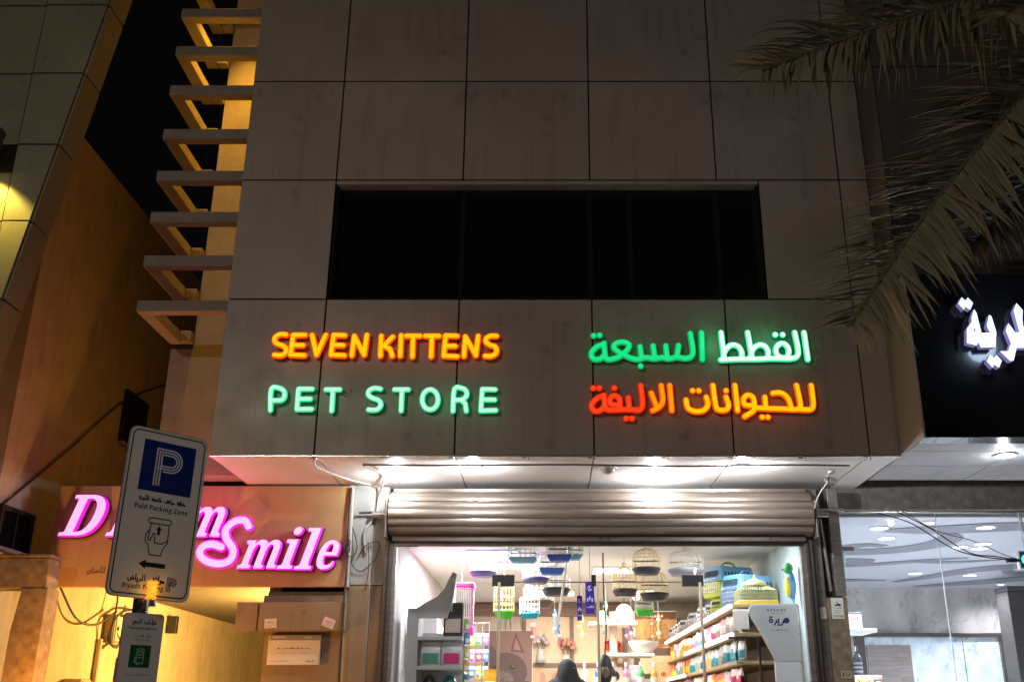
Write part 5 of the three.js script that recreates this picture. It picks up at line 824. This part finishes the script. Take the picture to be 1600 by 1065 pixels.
// ---------- neighbouring shop interior ----------
const NC = 3.36, NX0 = 2.8, NX1 = 8.6, NZ = -7.8;
{
  const marbleAt = (u, v, s) => { const w = fbm(u * 5, v * 5, 5, s); let vein = 0; for (const [f, o] of [[4, 0], [7, 30]]) { const q = Math.abs(fbm(u * f + w * 1.3, v * f * 0.7 + w * 1.8, 64, s + 7 + o, 5) - 0.5); vein += Math.max(0, 1 - q * 24) * Math.max(0, fbm(u * 8, v * 8, 8, s + 20 + o) - 0.42) * 3; } const k = 0.78 + 0.2 * fbm(u * 10, v * 6, 2, s + 3) - 0.2 * Math.min(1.2, vein); return k; };
  const marbleT = noiseTex(512, 2.6, (u, v) => { const k = marbleAt(u, v, 71); return [k, k * 0.98, k * 0.97]; });
  const marbleB = noiseTex(256, 1.6, (u, v) => { const k = marbleAt(u, v, 91); return [k * 1.08, k * 1.12, k * 1.15]; });
  structure(mesh('neighbour_floor', bx(NX0, NX1, 0.3, FL, NZ, -1.1), mat(0.55, 0.54, 0.53, 0.2)));
  structure(mesh('neighbour_ceiling', bx(NX0, NX1, NC, NC + 0.12, NZ, -1.6), mat(0.5, 0.53, 0.6, 0.5)));
  structure(mesh('neighbour_wall', bx(NX0 - 0.08, NX0 + 0.06, FL, NC, NZ, -1.6), mat(0.6, 0.72, 0.72, 0.5)));
  structure(mesh('neighbour_wall', bx(NX1, NX1 + 0.15, FL, NC, NZ, -1.6), mat(0.6, 0.58, 0.55, 0.7)));
  structure(mesh('neighbour_wall', bx(NX0, NX1 + 0.15, FL, NC, NZ - 0.15, NZ), mat(0.8, 0.8, 0.8, 0.3, 0, { map: marbleT })));
  // swirling ceiling decoration: thin grey ribbons
  const swirlM = mat(0.2, 0.21, 0.25, 0.5);
  const swirl = (pts, w) => { const c = new THREE.CatmullRomCurve3(pts.map(([x, z]) => new THREE.Vector3(x, 0, z))), n = pts.length * 8, L = [], Rr = []; for (let i = 0; i <= n; i++) { const p = c.getPoint(i / n), t = c.getTangent(i / n), ww = w * (0.25 + 0.9 * Math.sin(Math.PI * Math.min(0.97, i / n + 0.03))); L.push([p.x - t.z * ww, p.z + t.x * ww]); Rr.push([p.x + t.z * ww, p.z - t.x * ww]); } return new THREE.ExtrudeGeometry(shapeOf([...L, ...Rr.reverse()]), { depth: 0.004, bevelEnabled: false }).rotateX(Math.PI / 2).translate(0, NC - 0.004, 0); };
  const sw = thing('ceiling_swirl', 'grey scroll ornament on the white ceiling of the neighbouring shop', 'ceiling ornament');
  for (const [pts, w] of [[[[3.6, -2.35], [4.2, -2.3], [5.0, -2.1], [5.8, -2.2]], 0.13], [[[4.35, -2.5], [4.5, -2.9], [4.45, -3.4], [4.1, -3.8], [3.65, -3.9], [3.5, -3.6], [3.7, -3.35], [3.95, -3.45]], 0.11], [[[3.6, -5.4], [4.3, -5.0], [4.9, -4.6], [5.3, -4.4]], 0.06], [[[4.7, -4.75], [5.2, -4.8], [5.8, -4.6]], 0.05], [[[5.2, -6.9], [5.55, -6.2], [5.8, -5.6], [6.3, -5.2], [6.9, -5.3], [6.9, -5.8], [6.5, -5.85], [6.3, -5.6]], 0.12], [[[5.7, -7.5], [6.4, -7.0], [7.2, -6.3], [7.9, -5.9]], 0.13], [[[3.75, -4.5], [3.95, -4.75], [4.2, -4.95]], 0.14], [[[3.2, -6.9], [4.1, -6.7], [5.0, -6.75]], 0.07]]) mesh('ribbon', swirl(pts, w * 1.9), swirlM, sw);
  const dl = [[3.5, -2.2], [3.78, -2.85], [3.9, -1.85], [4.6, -2.15], [4.85, -3.5], [5.02, -3.25], [5.12, -3.6], [5.15, -5.9], [6.0, -6.1], [6.9, -7.2]];
  dl.forEach(([x, z], i) => { const big = ![2, 9].includes(i); const t = thing('recessed_spotlight', 'round recessed spotlight in the scrolled ceiling of the neighbouring shop', 'ceiling light', [x, NC - 0.004, z], 0, 'spotlights in the scrolled ceiling'); const s = big ? 1 : 0.6; mesh('lamp_trim', new THREE.TorusGeometry(0.095 * s, 0.01, 6, 24).rotateX(Math.PI / 2), M.white, t); mesh('lamp_lens', new THREE.CircleGeometry(0.09 * s, 24).rotateX(Math.PI / 2).translate(0, -0.008, 0), glow(0.9, 0.95, 1, 4), t); const l = new THREE.SpotLight(0xf0f3ff, big ? 23 : 9, 0, 1.3, 0.6, 2); l.position.set(0, -0.03, 0); l.target.position.set(0, -3, 0); l.castShadow = true; l.shadow.radius = 4; t.add(l, l.target); });
  // tall glass front
  const gf = thing('neighbour_glass_front', 'tall seamed glass front of the neighbouring shop', 'shopfront');
  const gx = [2.82, 3.83, 4.66, 5.7, 7.2, 8.6];
  for (let i = 0; i < 5; i++) mesh('pane', bx(gx[i] + 0.004, gx[i + 1] - 0.004, 0.47, 3.4, -1.505, -1.495), M.glass, gf);
  for (let i = 1; i < 5; i++) mesh('silicone_joint', bx(gx[i] - 0.003, gx[i] + 0.003, 0.47, 3.4, -1.507, -1.493), mat(0.75, 0.78, 0.8, 0.4), gf);
  mesh('head_channel', bx(2.8, 8.6, 3.385, 3.4, -1.53, -1.47), M.steel, gf);
  mesh('base_channel', bx(2.8, 8.6, 0.45, 0.47, -1.53, -1.47), M.steel, gf);
  // framed alcove in the marble wall
  const al = thing('framed_alcove', 'steel framed alcove of pale blue marble in the grey marble wall', 'alcove', [0, 0, NZ]);
  mesh('marble_panel', uvm(bx(4.9, 7.0, 0.5, 2.62, 0.004, 0.03)), mat(0.82, 0.88, 0.92, 0.25, 0, { map: marbleB }), al);
  mesh('frame', [bx(4.75, 7.05, 2.62, 2.68, 0.002, 0.09, 0.006), bx(6.98, 7.05, 0.5, 2.62, 0.002, 0.09, 0.006), bx(4.75, 4.9, 0.5, 2.62, 0.002, 0.06)], mat(0.2, 0.18, 0.17, 0.3, 0.8), al);
  mesh('inner_door', bx(4.92, 5.6, 0.5, 2.5, 0.032, 0.06, 0.004), mat(0.35, 0.31, 0.29, 0.4, 0, { map: metalT }), al);
  mesh('marble_joint', bx(6.42, 6.428, 0.5, 2.62, 0.0305, 0.034), M.brown, al);
  const col = thing('dark_column', 'dark grey panelled column beside the yellow doorway', 'column', [0, 0, 0]);
  mesh('panel', bx(6.4, 7.25, FL, NC - 0.25, -6.3, -5.9, 0.01), mat(0.075, 0.07, 0.068, 0.45, 0, { map: metalT }), col);
  mesh('doorway_trim', bx(7.255, 7.5, FL, NC - 0.3, -6.25, -5.95, 0.01), mat(0.6, 0.48, 0.12, 0.4), col);
  mesh('column_cap', bx(6.4, 7.55, NC - 0.245, NC - 0.18, -6.32, -5.88, 0.01), mat(0.06, 0.06, 0.07, 0.4), col);
  // product shelf by the near wall
  const sh = thing('perfume_shelf', 'white product shelf by the pier in the neighbouring shop', 'shelf', [0, 0, 0]);
  for (const y of [2.3, 1.85]) mesh('shelf_board', bx(2.87, 3.36, y, y + 0.035, -2.7, -2.2, 0.006), M.white, sh);
  mesh('shelf_end', ext([[2.87, 2.72], [3.04, 3.06], [3.1, 3.1], [3.06, 2.9], [2.98, 2.68], [2.87, 2.55]], 0.03, -2.15, 0.003), mat(0.5, 0.75, 0.72, 0.3), sh);
  { const tx = canvas(240, 120, (g) => { g.fillStyle = '#e6e6e6'; g.fillRect(0, 0, 240, 120); g.fillStyle = '#7a1d2c'; g.fillRect(0, 0, 240, 8); g.fillStyle = '#242230'; g.fillRect(80, 24, 34, 66); g.fillRect(70, 84, 54, 10); g.fillStyle = '#b23a34'; blurred(g, 140, 30, 80, 26, '#b23a34'); blurred(g, 150, 64, 60, 20, '#b23a34'); });
    const t = thing('shelf_card', 'small white promotional card with red print on the product shelf', 'card', [3.1, 2.42, -2.28]); mesh('card', bx(-0.14, 0.14, -0.083, 0.08, -0.004, 0, 0.001), M.white, t); mesh('card_print', print(0.27, 0.15).translate(0, 0, 0.003), mat(1, 1, 1, 0.5, 0, { map: tx }), t); }
  for (const [k, c] of [[0, 'first'], [1, 'second'], [2, 'third']].slice(0, 3)) { const names = ['striped dark bottle nearest the pier on the product shelf', 'striped dark bottle in the middle of the product shelf', 'striped dark bottle beside the yellow box'], t = thing('striped_bottle', names[k], 'bottle', [2.96 + k * 0.115, 1.887, -2.42]); mesh('bottle_body', new THREE.LatheGeometry([[0.001, 0], [0.045, 0], [0.047, 0.16], [0.04, 0.19], [0.018, 0.215], [0.018, 0.24]].map((p) => new THREE.Vector2(...p)), 16), mat(0.08, 0.085, 0.1, 0.3), t); for (const y of [0.04, 0.08, 0.12]) mesh('band', cyl(0.0485, 0.0485, 0.018, 0, y, 0, 16, true), mat(0.35, 0.37, 0.42, 0.3), t); mesh('cap', cyl(0.02, 0.02, 0.05, 0, 0.262, 0, 12), M.chrome, t); }
  tag(mesh('yellow_box', bx(3.045, 3.085, 1.887, 2.13, -2.6, -2.5, 0.004), mat(0.65, 0.42, 0.05, 0.5)), 'upright yellow box standing behind the striped bottles', 'box');
  { const t = thing('gold_neon_sign', 'small gold glowing Arabic script below the striped bottles', 'sign', [3.02, 1.76, -2.1]); const gm = glow(1, 0.66, 0.3, 1.3), pts = [[0, 0.04], [0.03, 0.01], [0.05, 0.05], [0.08, 0.0], [0.1, 0.06], [0.12, 0.01], [0.15, 0.05], [0.17, 0.0], [0.2, 0.05], [0.22, 0.01], [0.26, 0.03], [0.3, 0.02]]; mesh('neon_tube', wire(pts.map(([x, y]) => [x, y + 0.03, 0]), 0.007, 6, 80), gm, t); for (const x of [0.05, 0.12, 0.2]) mesh('neon_tube', wire([[x, 0.05, 0], [x - 0.004, 0.09, 0], [x - 0.002, 0.11, 0]], 0.006), gm, t); mesh('sign_rail', bx(-0.02, 0.32, 0.0, 0.012, -0.02, 0.0), M.white, t); lamp(0.15, 0.05, 0.06, 0xffc070, 0.01, 1, t); }
  // wires strung across the glass, and the small lit box
  tag(mesh('strung_wires', [wire([[3.25, 3.38, -1.46], [3.55, 3.28, -1.44], [4.0, 3.0, -1.43], [4.6, 2.9, -1.43]], 0.006, 5, 60), wire([[3.45, 3.39, -1.46], [3.75, 3.22, -1.44], [4.1, 2.98, -1.42], [4.35, 2.95, -1.43], [4.6, 2.905, -1.43]], 0.006, 5, 60), wire([[3.5, 3.4, -1.46], [3.8, 3.2, -1.43], [4.15, 3.1, -1.44], [4.45, 2.96, -1.44], [4.6, 2.91, -1.43]], 0.004, 5, 60), bx(4.44, 4.54, 2.895, 2.935, -1.45, -1.41, 0.006)], M.cable), 'black wires strung across the glass of the neighbouring shop', 'wire');
  { const t = thing('lit_box_sign', 'small white box with a teal lit symbol hung in the glass', 'sign', [4.66, 2.92, -1.46]); mesh('case', bx(-0.1, 0.16, -0.09, 0.09, -0.03, 0.03, 0.008), M.white, t); mesh('lamp_screen', bx(-0.085, 0.145, -0.075, 0.075, 0.031, 0.034), mat(0.02, 0.1, 0.14, 0.3), t); mesh('lamp_symbol', new THREE.TorusGeometry(0.035, 0.012, 6, 20, 5.2).rotateZ(0.5).translate(-0.03, 0, 0.036), glow(0.1, 0.9, 0.9, 1.2), t); mesh('cord', wire([[0, 0.09, 0], [0.02, 0.2, 0], [0.0, 0.32, 0], [0.01, 0.46, 0]], 0.006), M.paleCable, t); }
}

// ---------- parking sign, payment panel and post ----------
{
  const YAW = 0.799, nx = Math.sin(YAW), nz = Math.cos(YAW), px = -1.982, pz = 3.368;
  const post = thing('sign_post', 'round metal sign post carrying a small amber beacon', 'post', [px, 0, pz]);
  mesh('tube', cyl(0.038, 0.038, 2.75, 0, 1.375, 0, 24), M.steel, post);
  mesh('base_plate', bx(-0.12, 0.12, 0.004, 0.02, -0.12, 0.12, 0.004), M.steel, post);
  { const b = mesh('beacon_lamp', [cyl(0.028, 0.03, 0.03, nx * 0.095, 2.035, nz * 0.095, 12), rod([0, 2.03, 0], [nx * 0.09, 2.03, nz * 0.09], 0.012)], M.steel, post);
    const cells = []; for (let r = 0; r < 5; r++) for (let k = 0; k < 9; k++) { const a = k * Math.PI / 4.5 + r * 0.35; cells.push(new THREE.OctahedronGeometry(0.011).translate(nx * 0.095 + Math.cos(a) * 0.019, 2.062 + r * 0.018, nz * 0.095 + Math.sin(a) * 0.019)); }
    mesh('lamp_lens', cells, glow(1, 0.34, 0.02, 1.0), b);
    mesh('lamp_core', cyl(0.011, 0.012, 0.08, nx * 0.095, 2.098, nz * 0.095, 10), glow(1, 0.5, 0.08, 1.2), b);
    lamp(nx * 0.14, 2.1, nz * 0.14, new THREE.Color().setRGB(1, 0.45, 0.05), 0.012, 1, post); }
  const round = (w, h, r) => { const s = new THREE.Shape(); s.moveTo(-w / 2 + r, -h / 2); s.lineTo(w / 2 - r, -h / 2); s.absarc(w / 2 - r, -h / 2 + r, r, -Math.PI / 2, 0); s.lineTo(w / 2, h / 2 - r); s.absarc(w / 2 - r, h / 2 - r, r, 0, Math.PI / 2); s.lineTo(-w / 2 + r, h / 2); s.absarc(-w / 2 + r, h / 2 - r, r, Math.PI / 2, Math.PI); s.lineTo(-w / 2, -h / 2 + r); s.absarc(-w / 2 + r, -h / 2 + r, r, Math.PI, Math.PI * 1.5); return s; };
  const facePlate = (w, h, r) => { const g = new THREE.ShapeGeometry(round(w, h, r), 8), p = g.attributes.position, uv = g.attributes.uv; for (let i = 0; i < p.count; i++) uv.setXY(i, p.getX(i) / w + 0.5, p.getY(i) / h + 0.5); return g; };
  const back = mat(0.45, 0.45, 0.44, 0.4, 0.7);
  const logo = (g, x, y, s, c, lw) => { g.strokeStyle = c; g.lineWidth = lw; g.lineJoin = 'miter'; g.lineCap = 'butt'; for (const k of [0, 1, 2]) { const o = k * lw * 1.75; g.beginPath(); g.moveTo(x + o, y + s); g.lineTo(x + o, y + o); g.lineTo(x + s * 0.42, y + o); g.arc(x + s * 0.42, y + s * 0.3, s * 0.3 - o, -Math.PI / 2, Math.PI / 2); if (k) g.lineTo(x + o, y + s * 0.6 - o); else g.lineTo(x + lw * 5.2, y + s * 0.6); g.stroke(); } };
  const s = thing('parking_sign', 'white paid parking zone sign with a blue P square', 'road sign', [-1.932, 2.473, 3.417]);
  s.rotation.set(-0.03, YAW, -0.025, 'YXZ');
  mesh('plate', new THREE.ExtrudeGeometry(round(0.415, 0.833, 0.04), { depth: 0.008, bevelEnabled: true, bevelSize: 0.002, bevelThickness: 0.002, bevelSegments: 2, curveSegments: 8 }).translate(0, 0, -0.008), back, s);
  const art = canvas(830, 1666, (g, w, h) => {
    g.fillStyle = '#e6e2de'; g.fillRect(0, 0, w, h);
    g.strokeStyle = '#10201b'; g.lineWidth = 13; g.beginPath(); g.roundRect(28, 28, w - 56, h - 56, 62); g.stroke();
    g.fillStyle = '#102a7c'; g.fillRect(150, 110, 560, 520);
    logo(g, 300, 185, 380, '#e8e8ee', 16);
    arabicMid(g, 'منطقة مواقف خاضعة للأجرة', 425, 722, 19, 10, '#141414');
    g.fillStyle = '#141414'; g.textAlign = 'center'; g.font = 'bold 66px sans-serif'; g.fillText('Paid Parking Zone', 425, 815);
    // hand feeding a ticket slot
    g.strokeStyle = '#171717'; g.lineWidth = 11; g.lineJoin = 'round'; g.lineCap = 'round';
    g.beginPath(); g.roundRect(310, 890, 240, 52, 26); g.stroke();
    const line = (p, close) => { g.beginPath(); p.forEach(([x, y], i) => g[i ? 'lineTo' : 'moveTo'](x, y)); if (close) g.closePath(); g.stroke(); };
    line([[345, 942], [335, 1010], [305, 1050], [300, 1120], [335, 1150], [365, 1250], [480, 1250], [500, 1170], [535, 1120], [530, 942]]);
    line([[335, 1010], [330, 1110], [355, 1110], [375, 1040], [395, 1040], [400, 1130], [470, 1135], [530, 1100]]);
    g.fillStyle = '#171717'; g.beginPath(); g.moveTo(430, 960); g.lineTo(460, 1000); g.lineTo(445, 1000); g.lineTo(445, 1050); g.lineTo(415, 1050); g.lineTo(415, 1000); g.lineTo(400, 1000); g.fill();
    g.fillStyle = '#122a20'; g.beginPath(); g.moveTo(270, 1345); g.lineTo(345, 1300); g.lineTo(345, 1325); g.lineTo(545, 1325); g.lineTo(545, 1370); g.lineTo(345, 1370); g.lineTo(345, 1392); g.fill();
    arabic(g, 'مواقف الرياض', 560, 1505, 27, 12, '#151515');
    g.fillStyle = '#151515'; g.font = 'bold 62px sans-serif'; g.textAlign = 'left'; g.fillText('Riyadh Parking', 140, 1585, 420);
    logo(g, 590, 1455, 130, '#151515', 10);
  });
  mesh('sign_face', facePlate(0.411, 0.829, 0.039).translate(0, 0, 0.0035), mat(1, 1, 1, 0.42, 0, { map: art }), s);
  for (const y of [0.25, -0.25]) mesh('clamp', bx(-0.05, 0.05, y - 0.02, y + 0.02, -0.07, -0.011, 0.004), M.steel, s);
  const q = thing('payment_panel', 'narrow grey payment options panel strapped to the sign post', 'sign', [px + nx * 0.055, 1.66, pz + nz * 0.055], YAW);
  mesh('plate', new THREE.ExtrudeGeometry(round(0.2, 0.66, 0.02), { depth: 0.006, bevelEnabled: true, bevelSize: 0.0015, bevelThickness: 0.0015, bevelSegments: 2, curveSegments: 6 }).translate(0, 0, -0.006), back, q);
  const pay = canvas(400, 1320, (g, w, h) => {
    g.fillStyle = '#d4d3d4'; g.fillRect(0, 0, w, h); g.textAlign = 'center';
    arabicMid(g, 'خيارات الدفع', 205, 90, 19, 8, '#181818'); g.fillStyle = '#222'; g.font = 'bold 34px sans-serif'; g.fillText('Payment Options', 200, 146);
    blurred(g, 130, 190, 150, 26, '#2a2a2a'); blurred(g, 140, 232, 130, 16, '#333');
    g.fillStyle = '#0e5a3c'; g.fillRect(100, 290, 205, 205); g.strokeStyle = '#a9c4b6'; g.lineWidth = 9; g.beginPath(); g.roundRect(170, 325, 68, 130, 12); g.stroke(); g.strokeRect(186, 345, 36, 34); g.beginPath(); g.moveTo(186, 402); g.lineTo(222, 402); g.moveTo(160, 400); g.lineTo(150, 440); g.lineTo(190, 470); g.stroke();
    g.fillStyle = '#777'; g.fillRect(70, 560, 260, 5);
    blurred(g, 110, 620, 190, 26, '#2a2a2a'); blurred(g, 130, 662, 150, 16, '#333');
  });
  mesh('panel_face', facePlate(0.198, 0.657, 0.019).translate(0, 0, 0.003), mat(1, 1, 1, 0.35, 0, { map: pay }), q);
}
// ---------- palm ----------
{
  const palm = thing('palm_tree', 'date palm with drooping feathery fronds beside the dark brown building', 'palm tree', [4.75, 0.14, 2.6]);
  const crown = [0, 6.25, 0];
  const tg = []; for (let i = 0; i < 34; i++) { const y = i * 0.18; tg.push(cyl(0.2 - i * 0.0008, 0.24 - i * 0.0008, 0.19, Math.sin(i * 0.2) * 0.02, y + 0.09, 0, 12)); }
  mesh('trunk', tg, mat(0.14, 0.1, 0.07, 0.95, 0, { map: plasterT, bumpMap: plasterB, bumpScale: 0.01 }), palm);
  const leafMs = [[0.2, 0.188, 0.12], [0.225, 0.212, 0.145], [0.18, 0.178, 0.122]].map((c) => mat(...c, 0.85, 0, { side: THREE.DoubleSide }));
  const stemM = mat(0.13, 0.12, 0.07, 0.6);
  const V = (a) => new THREE.Vector3(...a);
  function frond(pts, len, droop, count, mi, spread, twist = 1.1) { // pts relative to the palm
    const c = new THREE.CatmullRomCurve3(pts.map(V)), pos = [], nor = [], up = new THREE.Vector3(0, 1, 0);
    const tri = (a, b, d) => { const n = b.clone().sub(a).cross(d.clone().sub(a)).normalize(); for (const q of [a, b, d]) { pos.push(q.x, q.y, q.z); nor.push(n.x, n.y, n.z); } };
    for (let i = 0; i < count; i++) for (const side of [-1, 1]) {
      const t = 0.1 + 0.9 * (i + rr(0, 0.6)) / count, p = c.getPoint(Math.min(1, t)), T = c.getTangent(Math.min(1, t)), S = T.clone().cross(up).normalize(), N = S.clone().cross(T).normalize();
      const L = len * (0.55 + 0.6 * Math.sin(Math.PI * Math.min(1, t * 0.8 + 0.14))) * rr(0.6, 1.15) * (t > 0.9 ? 1 - (t - 0.9) * 3.5 : 1);
      const lean = 0.42 + 0.4 * t + rr(-0.28, 0.28);
      const tw = twist + rr(-0.35, 0.35), dir = T.clone().multiplyScalar(lean).addScaledVector(S, side * spread * Math.cos(tw)).addScaledVector(N, side * spread * Math.sin(tw)).addScaledVector(S, rr(-0.25, 0.25)).normalize();
      const w = 0.021 * rr(0.75, 1.25), fold = dir.clone().cross(N).normalize();
      let a = p.clone(), d = dir.clone(), prevL, prevR; const seg = 4;
      for (let k = 0; k <= seg; k++) {
        const ww = w * (k === 0 ? 0.6 : 1 - Math.pow(k / seg, 2.2)), lft = a.clone().addScaledVector(fold, ww).addScaledVector(N, ww * 0.6), rgt = a.clone().addScaledVector(fold, -ww).addScaledVector(N, ww * 0.6), mid = a.clone();
        if (k) { tri(prevL[0], prevL[1], lft); tri(prevL[1], mid, lft); tri(prevL[1], prevR, mid); tri(prevR, rgt, mid); }
        prevL = [lft, mid]; prevR = rgt;
        d.y -= droop * (0.5 + k * 0.5) * rr(0.4, 1.7) / seg; d.normalize(); a = a.clone().addScaledVector(d, L / seg);
      }
    }
    const g = new THREE.BufferGeometry(); g.setAttribute('position', new THREE.Float32BufferAttribute(pos, 3)); g.setAttribute('normal', new THREE.Float32BufferAttribute(nor, 3));
    const f = mesh('frond', g, leafMs[mi], palm);
    const tube = new THREE.TubeGeometry(c, 30, 0.014, 6); const tp = tube.attributes.position; mesh('stem', tube, stemM, f);
  }
  const R = (p) => [p[0] - 4.75, p[1] - 0.14, p[2] - 2.6];
  const start = [4.75, 6.4, 2.6];
  frond([start, [4.1, 6.62, 2.62], [3.43, 6.42, 2.58], [2.475, 6.13, 2.52], [1.5, 5.74, 2.48]].map(R), 0.7, 0.55, 190, 0, 1.05);
  frond([start, [4.0, 6.15, 2.55], [3.28, 5.52, 2.5], [2.505, 4.633, 2.5], [1.9, 3.82, 2.5]].map(R), 0.62, 0.2, 185, 1, 1.15, 1.15);
  frond([start, [4.1, 5.75, 2.3], [3.45, 5.05, 2.05], [2.98, 4.62, 1.95]].map(R), 0.45, 0.25, 100, 2, 1.0, 1.1);
  frond([start, [4.2, 6.9, 2.2], [3.6, 6.95, 1.9], [2.9, 6.75, 1.6]].map(R), 0.55, 0.9, 90, 0, 0.9);
  frond([start, [4.25, 6.4, 3.0], [3.75, 6.2, 3.2], [3.35, 6.05, 3.4]].map(R), 0.42, 0.5, 70, 1, 0.9);
  frond([start, [4.15, 6.5, 2.9], [3.55, 6.12, 3.05], [2.95, 5.72, 3.1]].map(R), 0.6, 0.5, 110, 1, 1.05);
  frond([start, [4.1, 6.8, 2.5], [3.4, 6.75, 2.4], [2.6, 6.55, 2.3]].map(R), 0.6, 0.7, 110, 2, 1.0);
  for (let k = 0; k < 7; k++) { const a = -1.9 + k * 0.62, r = 2.3; frond([start, [4.75 + Math.cos(a) * r * 0.4, 7.0, 2.6 + Math.sin(a) * r * 0.4 * 0.9], [4.75 + Math.cos(a) * r * 0.8, 6.7, 2.6 + Math.sin(a) * r * 0.8], [4.75 + Math.cos(a) * r * 1.1, 5.8, 2.6 + Math.sin(a) * r * 1.1]].map(R), 0.42, 0.6, 60, k % 3, 0.9); }
}

renderer.render(scene, camera);
